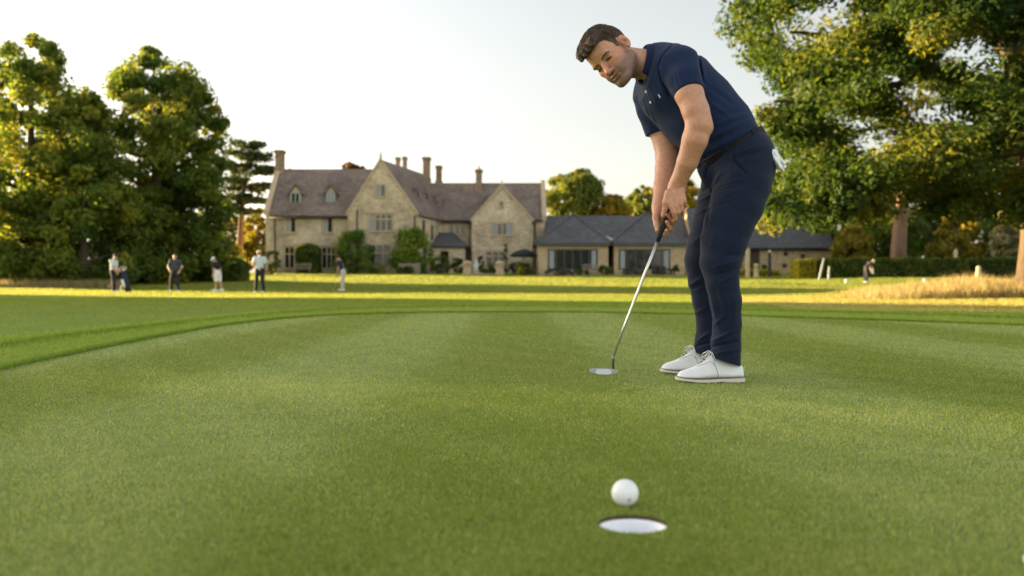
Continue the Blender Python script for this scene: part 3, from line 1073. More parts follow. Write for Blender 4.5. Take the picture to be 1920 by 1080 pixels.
mk = MB()
mc = P(1932, 1053, 1.24)
mk.lathe([(.0005, .001), (.0085, .001), (.0085, .0085), (.0078, .0098), (.0005, .0100)], (mc[0], mc[1], .0), 28)
o = mk.build('ball_marker', M_GLOVE, None, True)
tag(o, 'small white disc marker lying on the grass at the near right corner of the green', 'ball marker')
# ================================================================ ground, green, grass
def polyline_px(pts, z=-.02):
    out = []
    for u, v in pts:
        y = F_PX * (CAM_H - z) / (v - 540.0)
        out.append(((u - 960) / F_PX * y, y))
    return np.array(out)


def smooth_line(p, n=120):
    p = np.asarray(p, float)
    for _ in range(3):
        q = [p[0]]
        for a, b in zip(p[:-1], p[1:]): q += [.75 * a + .25 * b, .25 * a + .75 * b]
        q.append(p[-1]); p = np.array(q)
    s = np.r_[0, np.cumsum(np.hypot(*np.diff(p, axis=0).T))]
    t = np.linspace(0, s[-1], n)
    return np.c_[np.interp(t, s, p[:, 0]), np.interp(t, s, p[:, 1])]


EDGE = polyline_px([(0, 690), (100, 670), (200, 650), (300, 631), (400, 614), (480, 604.5), (560, 597.5), (660, 592.5), (760, 590), (900, 589), (1060, 589), (1200, 590.5), (1400, 596), (1600, 601.5), (1750, 606), (1920, 612)])
EDGE = smooth_line(np.vstack([[-1.1, .15], [-1.75, 1.8], [-2.18, 3.1], EDGE, [6.6, 7.2], [7.6, 5.0], [7.9, 2.0], [7.9, .15]]), 260)
OUT = polyline_px([(0, 652), (200, 625), (400, 604), (520, 593), (640, 585.5), (760, 582), (900, 580), (1060, 580), (1200, 582), (1400, 587), (1600, 592), (1750, 596), (1920, 601)])
OUT = smooth_line(np.vstack([[-1.9, .15], [-2.5, 1.8], [-2.9, 3.6], OUT, [8.6, 8.6], [9.6, 5.5], [9.9, 2], [9.9, .15]]), 260)


def inside(poly, x, y):
    """points inside the closed outline (poly, closed along the bottom)"""
    px, py = poly[:, 0], poly[:, 1]
    qx, qy = np.roll(px, -1), np.roll(py, -1)
    c = np.zeros(len(x), int)
    for a, b, e, f in zip(px, py, qx, qy):
        m = ((b > y) != (f > y))
        if m.any():
            c += m & (x < (e - a) * (y - b) / ((f - b) if f != b else 1e-9) + a)
    return c % 2 == 1


def dist_to(poly, x, y):
    d = np.full(len(x), 1e9)
    for (a, b), (e, f) in zip(poly[:-1], poly[1:]):
        du, dv = e - a, f - b
        t = np.clip(((x - a) * du + (y - b) * dv) / (du * du + dv * dv + 1e-12), 0, 1)
        d = np.minimum(d, np.hypot(x - a - t * du, y - b - t * dv))
    return d


def strip_mesh(A, B, zo, n=3):
    """sheet between two lines of equal count"""
    rows = []
    for t in np.linspace(0, 1, n):
        q = A * (1 - t) + B * t
        rows.append(np.c_[q, gz(q[:, 0], q[:, 1]) + zo])
    V = np.vstack(rows); m = len(A)
    F = []
    for i in range(n - 1):
        for j in range(m - 1):
            F.append((i * m + j, (i + 1) * m + j, (i + 1) * m + j + 1, i * m + j + 1))
    return V, np.array(F)


# ---- materials
def turf(name, stops, fine, stripes=False, zone=False, bumpd=.004, bs=.6):
    t = NT(name)
    c = t.coord('pos')
    big = t.noise(t.coord('pos', (1, .6, 1)), .55, 4, .55)
    mid = t.noise(c, 6, 5, .65)
    sm = t.noise(c, fine, 3, .7)
    col = t.ramp(big, [(.32, stops[0]), (.5, stops[1]), (.68, stops[2])])
    if stripes:
        sep = t.n('ShaderNodeSeparateXYZ')
        wob = t.noise(t.coord('pos', (.5, .25, 1)), 1.6, 3, .5)
        g = t.n('ShaderNodeNewGeometry'); t.l(g.outputs['Position'], sep.inputs[0])
        xw = t.math('ADD', sep.outputs['X'], t.math('MULTIPLY_ADD', wob, .24, -.12))
        per = t.math('SINE', t.math('MULTIPLY_ADD', xw, -3.3, -1.485))
        fac = t.math('MULTIPLY_ADD', t.math('TANH', t.math('MULTIPLY', per, 2.2)), .5, .5)
        light = t.ramp(mid, [(.3, (.185, .245, .085)), (.7, (.225, .285, .105))])
        fade = t.math('MULTIPLY', fac, .80)
        col = t.mix(fade, col, light)
        warm = t.noise(t.coord('pos', (.5, 1.3, 1)), .9, 3, .6)
        col = t.mix(t.math('MULTIPLY', t.ramp(warm, [(.52, (0, 0, 0)), (.68, (1, 1, 1))]), .45), col, (.20, .20, .034))
    if zone:
        a = t.attr('Zone').outputs['Color']
        col = t.mix(1.0, col, a, 'MULTIPLY')
    col = t.mix(.5, col, t.ramp(mid, [(.3, (.62, .66, .6)), (.7, (1.25, 1.2, 1.2))]), 'MULTIPLY')
    col = t.mix(.75, col, t.ramp(sm, [(.3, (.5, .55, .5)), (.7, (1.45, 1.40, 1.35))]), 'MULTIPLY')
    n1 = t.bump(t.noise(c, fine * .35, 4, .7), bs, bumpd * 3)
    return t.done(col, .9, t.bump(sm, bs, bumpd, n1), .15)


M_GREEN = turf('putting_turf', [(.125, .172, .023), (.152, .198, .031), (.178, .205, .034)], 230, stripes=True, bumpd=.002, bs=.5)
M_FRINGE = turf('fringe_turf', [(.15, .215, .030), (.175, .24, .036), (.20, .255, .042)], 90, bumpd=.005)
M_LAWN = turf('lawn_turf', [(.135, .195, .026), (.165, .220, .030), (.19, .235, .034)], 30, zone=True, bumpd=.02, bs=.8)
M_SOILBED = simple('bed_soil', (.05, .035, .022), .95, .4, 6)

# ---- the ground: one sheet to the horizon, sunk under the green so that the cup can go down
ys = np.r_[np.linspace(-60, 0, 8), np.geomspace(.4, 130, 330)[1:], np.geomspace(140, 2400, 26)]
ts = np.linspace(-1, 1, 261)
tx = np.sign(ts) * (np.abs(ts) * .55 + np.abs(ts) ** 3 * .45)
gxs = []
GV = np.zeros((len(ys), len(ts), 3))
for i, y in enumerate(ys):
    w = max(12.0, abs(y) * 1.3 + 10)
    GV[i, :, 0] = tx * w; GV[i, :, 1] = y
fx, fy = GV[..., 0].ravel(), GV[..., 1].ravel()
fz = gz(fx, fy)
near = (fy < 20) & (np.abs(fx) < 14)
din = np.full(len(fx), 9.0); inn = np.zeros(len(fx), bool)
inn[near] = inside(OUT, fx[near], fy[near])
din[near] = dist_to(OUT, fx[near], fy[near])
fz = fz + np.where(inn, -.25 * np.clip((din - .25) / .3, 0, 1), .0)
fz = np.where(~inn & near, fz + .022 * np.clip(din / .25, 0, 1), fz)
fz = np.where(~near, fz + .022 * np.clip((45 - fy) / 25, 0, 1), fz)
# colour zones: dry rough on the right, golden grass bank, yellowish mown lawn beyond
zc = np.ones((len(fx), 3))
def zone(mask, c):
    global zc
    zc = zc * (1 - mask[:, None]) + zc * np.array(c)[None] * mask[:, None]
sm = lambda a, b, x: np.clip((x - a) / (b - a), 0, 1)
wob = .8 * np.sin(fx * .7) + .6 * np.sin(fx * .27 + 2)
dry = sm(4.0, 6.0, fx - .04 * (fy - 12)) * sm(13.2, 14.5, fy + .3 * wob) * (1 - sm(22, 25, fy + wob))
zone(dry, (1.75, 1.02, 1.25))
gold = sm(.30, .36, fx / np.maximum(fy, 1)) * sm(20, 24, fy + wob) * (1 - sm(34, 38, fy))
zone(gold, (1.75, 1.3, 1.4))
zone(sm(28, 34, fy) * (1 - sm(95, 100, fy)), (1.15, 1.08, .9))
lush = (1 - sm(-4.5, -3.0, fx)) * (1 - sm(10, 14, fy))
zone(lush, (.95, 1.08, .6))
roughl = sm(52, 56, fy) * (1 - sm(-20, -17, fx)) * (1 - sm(70, 74, fy))
zone(roughl, (1.9, 1.15, 1.2))
GV = np.c_[fx, fy, fz]
nr, nc = len(ys), len(ts)
idx = np.arange(nr * nc).reshape(nr, nc)
GF = np.stack([idx[:-1, :-1], idx[:-1, 1:], idx[1:, 1:], idx[1:, :-1]], -1).reshape(-1, 4)
me = mesh_np('ground', GV, GF, {'Zone': ('POINT', 'FLOAT_COLOR', np.c_[zc, np.ones(len(zc))])})
tag(link('ground', me, M_LAWN, None, True), kind='structure')

# ---- fringe: a band of slightly longer turf round the green
V, F = strip_mesh(EDGE, OUT, .012, 6)
V = V.reshape(6, -1, 3)
V[5, :, 2] += .004
lip = V[0].copy(); lip[:, 2] -= .012
cen = np.array([2.5, 4.0])
V2 = np.vstack([lip[None], V]).reshape(-1, 3)
m = len(EDGE)
F2 = np.array([(i * m + j, (i + 1) * m + j, (i + 1) * m + j + 1, i * m + j + 1) for i in range(6) for j in range(m - 1)])
tag(link('fringe', mesh_np('fringe', V2, F2), M_FRINGE, None, True), kind='structure')

# ---- the green itself, with a round opening for the cup
bm = bmesh.new()
rows_y = [y for y in np.r_[np.linspace(1.9, 4.6, 12), np.linspace(4.9, 12.9, 26)]]
ypk = float(EDGE[:, 1].max())


def xr(y):
    l = np.argmax(EDGE[:, 1])
    L, Rr = EDGE[:l + 1], EDGE[l:]
    return float(np.interp(y, L[:, 1], L[:, 0])), float(np.interp(-y, -Rr[:, 1], Rr[:, 0]))


rows_y = np.r_[np.linspace(1.9, 4.6, 12), np.linspace(4.9, 12.0, 24), np.linspace(12.1, ypk - .01, 14)]
NCX = 48
grid = []
for y in rows_y:
    a, b = xr(y)
    grid.append([bm.verts.new((a + (b - a) * t, y, float(gz(0, y)) + .0)) for t in np.linspace(0, 1, NCX)])
for i in range(len(grid) - 1):
    for j in range(NCX - 1):
        bm.faces.new((grid[i][j], grid[i][j + 1], grid[i + 1][j + 1], grid[i + 1][j]))
a, b = xr(.2)
btm = [bm.verts.new((a + (b - a) * t, .2, 0)) for t in np.linspace(0, 1, NCX)]
a1, b1 = xr(1.0)
lv, rv = bm.verts.new((a1, 1.0, 0)), bm.verts.new((b1, 1.0, 0))
loop = btm + [rv] + grid[0][::-1] + [lv]
hole = [bm.verts.new((HX + .0545 * math.cos(q), HY_ + .0545 * math.sin(q), 0)) for q in np.linspace(0, 2 * math.pi, 64, endpoint=False)]
edges = []
for lp in (loop, hole):
    for p, q in zip(lp, lp[1:] + lp[:1]):
        e = bm.edges.get((p, q)) or bm.edges.new((p, q)); edges.append(e)
bmesh.ops.triangle_fill(bm, use_beauty=True, use_dissolve=False, edges=edges)
bmesh.ops.recalc_face_normals(bm, faces=bm.faces)
me = bpy.data.meshes.new('putting_green'); bm.to_mesh(me); bm.free()
o = link('putting_green', me, M_GREEN, None, True)
tag(o, kind='structure')


# ---- blades
def blades(name, x, y, z, ln, wd, lean, mat, tint):
    n = len(x)
    az = rng.uniform(0, 2 * np.pi, n)
    le = lean * rng.uniform(.3, 1.4, n)
    dirv = np.c_[np.cos(az) * le, np.sin(az) * le, np.ones(n)]
    dirv /= np.linalg.norm(dirv, axis=1)[:, None]
    sa = rng.uniform(0, 2 * np.pi, n)
    side = np.c_[np.cos(sa), np.sin(sa), np.zeros(n)] * (wd / 2)[:, None]
    b = np.c_[x, y, z]
    tip = b + dirv * ln[:, None]
    mid = b + dirv * (ln * .55)[:, None] - np.c_[np.cos(az), np.sin(az), np.zeros(n)] * (ln * .10)[:, None]
    V = np.stack([b - side, b + side, mid + side * .8, mid - side * .8, tip], 1).reshape(-1, 3)
    o = np.arange(n)[:, None] * 5
    q = np.concatenate([o + [0, 1, 2], o + [0, 2, 3], o + [3, 2, 4]], 0)
    me = mesh_np(name, V, q, {'tint': ('POINT', 'FLOAT', np.repeat(tint, 5))})
    return link(name, me, mat)


def blade_mat(name, c0, c1, c2, transl=.35, stripes=False):
    t = NT(name)
    a = t.attr('tint').outputs['Fac']
    col = t.ramp(a, [(0, c0), (.5, c1), (1, c2)])
    t.done(col, .75, None, .08)
    tr = t.n('ShaderNodeBsdfTranslucent'); mx = t.n('ShaderNodeMixShader'); mx.inputs[0].default_value = transl
    t.l(col, tr.inputs['Color']); t.l(t.b.outputs[0], mx.inputs[1]); t.l(tr.outputs[0], mx.inputs[2])
    t.l(mx.outputs[0], t.out.inputs['Surface'])
    return t.m


def hx0(u, y): return (u - 960) / F_PX * y


def in_view(x, y, m=1.08): return np.abs(x) < .5625 * y * m + .06


M_BLADE = blade_mat('green_blade', (.180, .250, .030), (.300, .365, .072), (.47, .50, .165))
n = 340000
by = 1.08 * (13.6 / 1.08) ** rng.uniform(0, 1, n)
bx = rng.uniform(-1, 1, n) * (.5625 * by * 1.08 + .04)
bl = (.0080 + .0008 * by) * rng.uniform(.6, 1.25, n)
bw = (.00105 + .00056 * by) * rng.uniform(.7, 1.3, n)
ok = inside(EDGE, bx, by) & (by > .5)
dh = np.hypot(bx - HX, by - HY_)
ok &= dh > .0555
ok &= np.hypot(bx - float(mc[0]), by - 1.24) > .009
bx, by, bl, bw = bx[ok], by[ok], bl[ok], bw[ok]
dh = np.hypot(bx - HX, by - HY_)
bl = np.where(dh < .075, bl * np.where(by < HY_, .62, 1.1), bl)
bl = np.where(np.hypot(bx - bc[0], by - bc[1]) < .022, bl * .45, bl)
lightband = .5 + .5 * np.tanh(2.2 * np.sin((bx + .05 * np.sin(by * 2)) * -3.3 - 1.485))
clump = .5 + .25 * np.sin(bx * 41 + 3 * np.sin(by * 23)) * np.sin(by * 37 + 2 * np.sin(bx * 29)) + .2 * np.sin(bx * 13 + by * 7)
tint = np.clip(.15 + .36 * lightband + .36 * clump + rng.normal(0, .23, len(bx)), 0, 1)
g = blades('grass', bx, by, gz(0 * bx, by) - .0006, bl, bw, 1.1, M_BLADE, tint)
tag(g, 'fine closely mown grass blades covering the putting green', 'grass', kind='stuff')

# longer blades on the fringe and along its two edges
M_BLADE2 = blade_mat('fringe_blade', (.14, .235, .022), (.26, .36, .052), (.39, .44, .090))
fxx, fyy, fl = [], [], []
n = 150000
t = rng.uniform(0, len(EDGE) - 1.001, n); k = t.astype(int); f = (t - k)[:, None]
s = rng.uniform(0, 1, n)[:, None] ** 1.0
p = (EDGE[k] * (1 - f) + EDGE[k + 1] * f) * (1 - s) + (OUT[k] * (1 - f) + OUT[k + 1] * f) * s
fxx.append(p[:, 0]); fyy.append(p[:, 1]); fl.append(np.full(n, .013))
for line, ln, sp, n in ((EDGE, .020, .025, 50000), (OUT, .036, .10, 80000)):
    t = rng.uniform(0, len(line) - 1.001, n); k = t.astype(int); f = (t - k)[:, None]
    p = line[k] * (1 - f) + line[k + 1] * f + rng.normal(0, sp, (n, 2)) * np.array([1, 1])
    if line is OUT:
        away = p - np.array([2.0, 4.0]); away /= np.linalg.norm(away, axis=1)[:, None]
        p = p + away * rng.uniform(0, .5, (n, 1)) ** 1.5
    fxx.append(p[:, 0]); fyy.append(p[:, 1]); fl.append(np.full(n, ln))
fxx, fyy, fl = map(np.concatenate, (fxx, fyy, fl))
ok = in_view(fxx, fyy, 1.15) & (fyy > 1)
ins = inside(EDGE, fxx, fyy)
ok &= ~(ins & (dist_to(EDGE, fxx, fyy) > .012)) if True else ok
fxx, fyy, fl = fxx[ok], fyy[ok], fl[ok]
io = inside(OUT, fxx, fyy)
zz = gz(fxx, fyy) + np.where(io, .010, .018)
fl = fl * rng.uniform(.55, 1.3, len(fl))
edge_d = np.minimum(dist_to(EDGE, fxx, fyy), dist_to(OUT, fxx, fyy))
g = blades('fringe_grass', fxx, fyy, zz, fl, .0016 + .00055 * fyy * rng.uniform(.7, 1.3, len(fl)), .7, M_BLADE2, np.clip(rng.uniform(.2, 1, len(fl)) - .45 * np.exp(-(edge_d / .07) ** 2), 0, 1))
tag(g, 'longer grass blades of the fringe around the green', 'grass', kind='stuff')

# rough lawn blades left of the fringe and the dry rough beyond it
n = 130000
yy = np.sqrt(rng.uniform(5.5 ** 2, 26 ** 2, n)); xx = rng.uniform(-1, 1, n) * (.5625 * yy * 1.1)
ok = ~inside(OUT, xx, yy)
xx, yy = xx[ok], yy[ok]
right = (xx - .04 * (yy - 12) > 4.6) & (yy > 13.5)
M_BLADE3 = blade_mat('rough_blade', (.16, .235, .024), (.26, .32, .042), (.42, .34, .13))
tint = np.clip(rng.normal(.32, .2, len(xx)) + .5 * right, 0, 1)
g = blades('rough_grass', xx, yy, gz(xx, yy) + .015, (.03 + .025 * right) * rng.uniform(.6, 1.3, len(xx)), .0016 * yy / 2.6 * rng.uniform(.7, 1.3, len(xx)), .8, M_BLADE3, tint)
tag(g, 'rough grass beyond the fringe of the green', 'grass', kind='stuff')

# golden fescue bank below the oak
n = 60000
yy = rng.uniform(21.5, 40, n); xx = yy * rng.uniform(.26, .60, n)
u = 960 + F_PX * xx / yy
keep = rng.uniform(0, 1, n) < np.clip((u - 1545 - (yy - 26) * 3) / 260, 0.0, 1) * (1 - sm(36, 40, yy))
xx, yy = xx[keep], yy[keep]; u = 960 + F_PX * xx / yy
clump = .55 + .45 * np.sin(xx * 3.1 + 1.7 * np.sin(yy * 1.3)) * np.sin(yy * 2.3 + np.sin(xx * 1.1))
M_FESCUE = blade_mat('fescue', (.22, .175, .075), (.36, .29, .12), (.50, .41, .21), .45)
hgt = (.16 + .42 * np.clip((u - 1560) / 250, 0, 1)) * (.35 + .65 * clump) * rng.uniform(.6, 1.25, len(xx))
g = blades('long_grass', xx, yy, gz(xx, yy) - .01, hgt, np.full(len(xx), .016), .55, M_FESCUE, rng.uniform(0, 1, len(xx)))
tag(g, 'long golden dry grass on the bank below the oak', 'grass', kind='stuff')
n = 9000
yy = rng.uniform(50, 58, n); xx = -yy * rng.uniform(.43, .62, n)
g = blades('meadow_grass', xx, yy, gz(xx, yy), .5 * rng.uniform(.5, 1.2, n), np.full(n, .035), .5, M_FESCUE, rng.uniform(0, .8, n))
tag(g, 'unmown straw coloured grass at the foot of the tall trees', 'grass', kind='stuff')

# mown lawn out to the houses
n = 260000
yy = 13.5 * (97 / 13.5) ** rng.uniform(0, 1, n)
xx = rng.uniform(-1, 1, n) * (.5625 * yy * 1.12)
ok = ~inside(OUT, xx, yy) & ~((yy > 78) & (np.abs(xx - hx0(907, yy)) < 1.3)) & ~((yy > 77.5) & (xx > 2.2) & (xx < 15.5)) & (yy < 84)
xx, yy = xx[ok], yy[ok]
M_BLADE4 = blade_mat('lawn_blade', (.145, .190, .026), (.235, .255, .044), (.36, .32, .070), .55)
g = blades('lawn_grass', xx, yy, gz(xx, yy) - .002, (.020 + .0007 * yy) * rng.uniform(.6, 1.3, len(xx)), .00075 * yy * rng.uniform(.7, 1.3, len(xx)), .7, M_BLADE4, np.clip(rng.normal(.45, .22, len(xx)) + .12 * np.sin(xx * .5 + 1.5 * np.sin(yy * .3)), 0, 1))
tag(g, 'mown lawn grass stretching from the green to the manor', 'grass', kind='stuff')
# ================================================================ trees, hedges, shrubs
def leaf_mat(name, c0, c1, c2, transl=.45, tr_gain=(1.35, 1.22, .6)):
    t = NT(name)
    a = t.attr('tint').outputs['Fac']
    col = t.ramp(a, [(0, c0), (.55, c1), (1, c2)])
    t.done(col, .65, None, .12)
    tr = t.n('ShaderNodeBsdfTranslucent'); mx = t.n('ShaderNodeMixShader'); mx.inputs[0].default_value = transl
    t.l(t.mix(1.0, col, tr_gain, 'MULTIPLY'), tr.inputs['Color'])
    t.l(t.b.outputs[0], mx.inputs[1]); t.l(tr.outputs[0], mx.inputs[2])
    t.l(mx.outputs[0], t.out.inputs['Surface'])
    return t.m


def bark_mat(name, col, scale=3):
    t = NT(name)
    c = t.coord('pos', (1, 1, .25))
    f = t.noise(c, scale, 6, .65)
    return t.done(t.ramp(f, [(.3, tuple(x * .55 for x in col)), (.7, tuple(x * 1.3 for x in col))]), .9, t.bump(t.noise(c, scale * 4, 5), .8, .05), .15)


ML_DARK = leaf_mat('lime_leaf', (.066, .113, .022), (.130, .182, .032), (.265, .262, .038), .55)
ML_OAK = leaf_mat('oak_leaf', (.021, .048, .010), (.048, .084, .015), (.142, .148, .020), .47)
ML_YEL = leaf_mat('yellow_leaf', (.13, .13, .020), (.25, .20, .026), (.36, .26, .034), .5)
ML_MID = leaf_mat('mid_leaf', (.070, .105, .020), (.13, .165, .030), (.23, .22, .036))
ML_PINE = leaf_mat('pine_needle', (.036, .058, .018), (.064, .088, .026), (.12, .125, .036), .35)
ML_HEDGE = leaf_mat('hedge_leaf', (.040, .068, .015), (.085, .125, .024), (.17, .18, .030), .42)
ML_GOLDH = leaf_mat('golden_hedge_leaf', (.24, .23, .022), (.38, .33, .028), (.48, .40, .036), .45)
ML_VINE = leaf_mat('vine_leaf', (.060, .115, .016), (.115, .19, .026), (.20, .25, .036), .4)
ML_PALE = leaf_mat('pale_leaf', (.13, .13, .06), (.20, .185, .09), (.27, .24, .12), .4)
ML_RED = leaf_mat('copper_leaf', (.05, .028, .016), (.09, .045, .024), (.13, .07, .03), .4)
ML_LAV = leaf_mat('lavender_leaf', (.06, .06, .05), (.10, .095, .08), (.15, .13, .12), .3)
MB_DARK = bark_mat('dark_bark', (.075, .055, .038))
MB_PINE = bark_mat('pine_bark', (.15, .092, .058), 2)
MB_OAK = bark_mat('oak_bark', (.075, .055, .036), 2.5)


def leaves_mesh(name, cen, crad, per, size, tint_c, seed, flat=.75):
    """leaf-sized quads spread through ellipsoidal clumps"""
    r = np.random.default_rng(seed)
    nC = len(cen)
    n = nC * per
    d = r.normal(0, 1, (n, 3)); d /= np.linalg.norm(d, axis=1)[:, None]
    rad = r.uniform(0, 1, n) ** .45
    off = d * rad[:, None] * np.repeat(crad, per)[:, None] * np.array([1, 1, flat])
    c = np.repeat(cen, per, 0) + off
    nrm = d * .9 + r.normal(0, .55, (n, 3)) + np.array([0, 0, .35]); nrm /= np.linalg.norm(nrm, axis=1)[:, None]
    a = np.cross(nrm, r.normal(0, 1, (n, 3))); a /= np.linalg.norm(a, axis=1)[:, None] + 1e-9
    b = np.cross(nrm, a)
    s = (size * r.uniform(.6, 1.3, n))[:, None]
    V = np.stack([c - a * s * .62, c - b * s * .34 + nrm * s * .06, c + a * s * .62, c + b * s * .34 + nrm * s * .06], 1).reshape(-1, 3)
    F = np.arange(n * 4).reshape(n, 4)
    t = np.clip(np.repeat(tint_c, per) + r.normal(0, .16, n), 0, 1)
    return mesh_np(name, V, F, {'tint': ('POINT', 'FLOAT', np.repeat(t, 4))})


def limb_pts(a, b, sag, r, n=6):
    a, b = np.array(a, float), np.array(b, float)
    L = np.linalg.norm(b - a)
    out = []
    k = r.normal(0, .06, 3) * L
    for t in np.linspace(0, 1, n):
        p = a * (1 - t) + b * t + k * math.sin(math.pi * t) + np.array([0, 0, sag * L * math.sin(math.pi * t)])
        out.append(p)
    return out


def make_tree(name, label, cat, base, height, env, n_cl, per, leaf, crad, mat, bark, seed, trunk_r=.35, trunk_h=.7, lean=(0, 0), group=None, limbs=18, asym=None, tint=(.45, .22), shell=.55, squash=1.0, trunk_pts=None, holes=0.0):
    """env: list of (height fraction, radius in metres); clumps sit mostly in the outer shell of that outline"""
    r = np.random.default_rng(seed)
    base = np.array(base, float)
    t = thing(name, tuple(base), label, cat, group)
    hs = np.array([e[0] for e in env]); rs = np.array([e[1] for e in env])
    w = np.interp(np.linspace(hs[0], hs[-1], 200), hs, rs) + .15
    zf = np.interp(r.uniform(0, 1, n_cl), np.cumsum(w) / w.sum(), np.linspace(hs[0], hs[-1], 200))
    az = r.uniform(0, 2 * np.pi, n_cl)
    lob = 1 + .16 * np.sin(az * 3 + zf * 9 + seed) + .12 * np.sin(az * 5 - zf * 17 + 2 * seed)
    rad = np.interp(zf, hs, rs) * lob * np.where(r.uniform(0, 1, n_cl) < shell, r.uniform(.78, 1.02, n_cl), np.sqrt(r.uniform(0.02, .8, n_cl)))
    cen = np.c_[np.cos(az) * rad + lean[0] * zf, np.sin(az) * rad * squash + lean[1] * zf, zf * height]
    if asym is not None: cen = cen[asym(cen + base)]
    if holes:
        q = np.sin(cen[:, 0] * 1.45 + 1.3 * np.sin(cen[:, 2] * .9 + seed)) * np.sin(cen[:, 2] * 1.25 + 1.2 * np.sin(cen[:, 0] * .8))
        cen = cen[~((q > .22) & (cen[:, 2] > .38 * height) & (r.uniform(0, 1, len(cen)) < holes))]
    loc_r = np.interp(cen[:, 2] / height, hs, rs)
    cr = np.minimum(crad, .30 * loc_r + .22) * r.uniform(.6, 1.3, len(cen))
    tc = np.clip(r.normal(tint[0], tint[1], len(cen)), 0, 1)
    me = leaves_mesh('crown', cen + base, cr, per, leaf, tc, seed)
    link('crown', me, mat, t)
    mb = MB()
    top = trunk_h * height
    if trunk_pts is None:
        trunk_pts = [(base + np.array([lean[0] * q * .9, lean[1] * q * .9, q * top]) + np.array([r.normal(0, .05), r.normal(0, .05), 0]) * (q > 0), trunk_r * (1.5 if q == 0 else 1 - .75 * q)) for q in (0, .06, .2, .4, .6, .8, 1)]
    tp = [p for p, _ in trunk_pts]; tr = [q for _, q in trunk_pts]
    tp[0] = tp[0] - np.array([0, 0, .25])
    mb.tube(tp, tr, 12)
    pick = r.permutation(len(cen))[:limbs]
    TP = np.array(tp)
    for i in pick:
        c = cen[i] + base
        d = np.hypot(c[0] - TP[:, 0], c[1] - TP[:, 1])
        za = np.clip(c[2] - d.min() * r.uniform(.3, .8), base[2] + .12 * height, TP[-1, 2])
        a = np.array([np.interp(za, TP[:, 2], TP[:, 0]), np.interp(za, TP[:, 2], TP[:, 1]), za])
        ra = np.interp(za, TP[:, 2], tr) * .5
        p = limb_pts(a, c, -.05, r)
        mb.tube(p, [ra * (1 - .8 * q) for q in np.linspace(0, 1, len(p))], 6)
    mb.build('trunk', bark, t, True)
    return t


def on_ground(x, y): return (x, y, float(gz(x, y)))


# ---- two tall limes with their skirts, left
E_TALL = [(.02, 3.4), (.12, 4.8), (.3, 5.0), (.5, 4.4), (.7, 3.8), (.85, 3.2), (.95, 2.3), (1.0, 1.1)]
make_tree('lime_tree', 'tall dark lime tree at the far left edge, standing just behind the straw coloured grass', 'tree', on_ground(-29.6, 56), 15.2, [(h, q * .98) for h, q in E_TALL], 330, 180, .27, .95, ML_DARK, MB_DARK, 11, .45, .8, group='tall trees left of the manor', limbs=34, tint=(.45, .28), holes=.92)
make_tree('lime_tree', 'tall domed lime tree with dense crown between the left edge and the pine', 'tree', on_ground(-23.9, 61), 15.6, [(.0, 3.2), (.12, 4.1), (.3, 4.4), (.5, 4.5), (.7, 4.0), (.85, 2.9), (.95, 1.8), (1.0, .8)], 360, 180, .27, .95, ML_DARK, MB_DARK, 12, .5, .8, group='tall trees left of the manor', limbs=34, tint=(.40, .26), holes=.7)
make_tree('lime_tree', 'shorter spreading lime in the gap between the two tall left trees', 'tree', on_ground(-25.6, 54.5), 11.6, [(.0, 2.2), (.15, 3.2), (.4, 3.2), (.7, 2.4), (.9, 1.4), (1, .6)], 120, 150, .27, .85, ML_DARK, MB_DARK, 13, .3, .7, group='tall trees left of the manor', limbs=12, tint=(.55, .25))
make_tree('lime_tree', 'leafy low tree on the right flank of the domed lime, beside the pine', 'tree', on_ground(-23.3, 64), 10.4, [(.0, 2.2), (.2, 2.8), (.5, 2.5), (.8, 1.6), (1, .3)], 130, 140, .27, .85, ML_DARK, MB_DARK, 14, .3, .7, group='tall trees left of the manor', limbs=12, tint=(.35, .22))
make_tree('lime_tree', 'dark tree filling the space behind the two tall limes', 'tree', on_ground(-37, 66), 13.0, [(.0, 4.5), (.3, 5.5), (.6, 4.8), (.85, 2.8), (1, .4)], 150, 150, .32, 1.1, ML_DARK, MB_DARK, 15, .4, .7, group='tall trees left of the manor', limbs=10, tint=(.30, .2))

# ---- pine with flat plates of needles, beside the manor's left gable
t = thing('pine_tree', on_ground(-26.2, 92), 'tall pine with bare reddish trunk and flat needle plates left of the manor', 'tree')
r_ = np.random.default_rng(31)
cs = []
for u, v, w, h in ((470, 272, 24, 8), (458, 288, 28, 9), (486, 296, 30, 8), (450, 310, 26, 9), (478, 322, 34, 9), (500, 318, 16, 7), (440, 336, 26, 9), (470, 348, 34, 10), (496, 350, 18, 8), (445, 366, 26, 9), (476, 374, 24, 8), (432, 386, 18, 8), (462, 392, 20, 8)):
    for k in range(12):
        a = r_.uniform(0, 2 * np.pi); q = math.sqrt(r_.uniform(0, 1))
        c = P(u + 1.15 * w * q * math.cos(a) - 4, v + h * .5 * r_.normal(), 92 + w / 18.5 * q * math.sin(a)); cs.append(c)
cs = np.array(cs)
link('crown', leaves_mesh('crown', cs, r_.uniform(.45, .95, len(cs)), 90, .26, np.clip(r_.normal(.4, .25, len(cs)), 0, 1), 31, .45), ML_PINE, t)
mb = MB()
tb = np.array(on_ground(-26.2, 92)); tp = [P(448, 512, 92), P(449, 480, 92), P(451, 440, 92), P(455, 370, 92), P(463, 310, 92), P(469, 278, 92)]
mb.tube(tp, [.42, .34, .30, .24, .14, .05], 10)
for i in r_.permutation(len(cs))[:26]:
    c = cs[i]; z = min(c[2] - .3, tp[-1][2]); a = np.array([np.interp(z, [p[2] for p in tp], [p[0] for p in tp]), 92, z])
    mb.tube(limb_pts(a, c, .06, r_), [.10, .08, .06, .05, .04, .02], 6)
mb.build('trunk', MB_PINE, t, True)

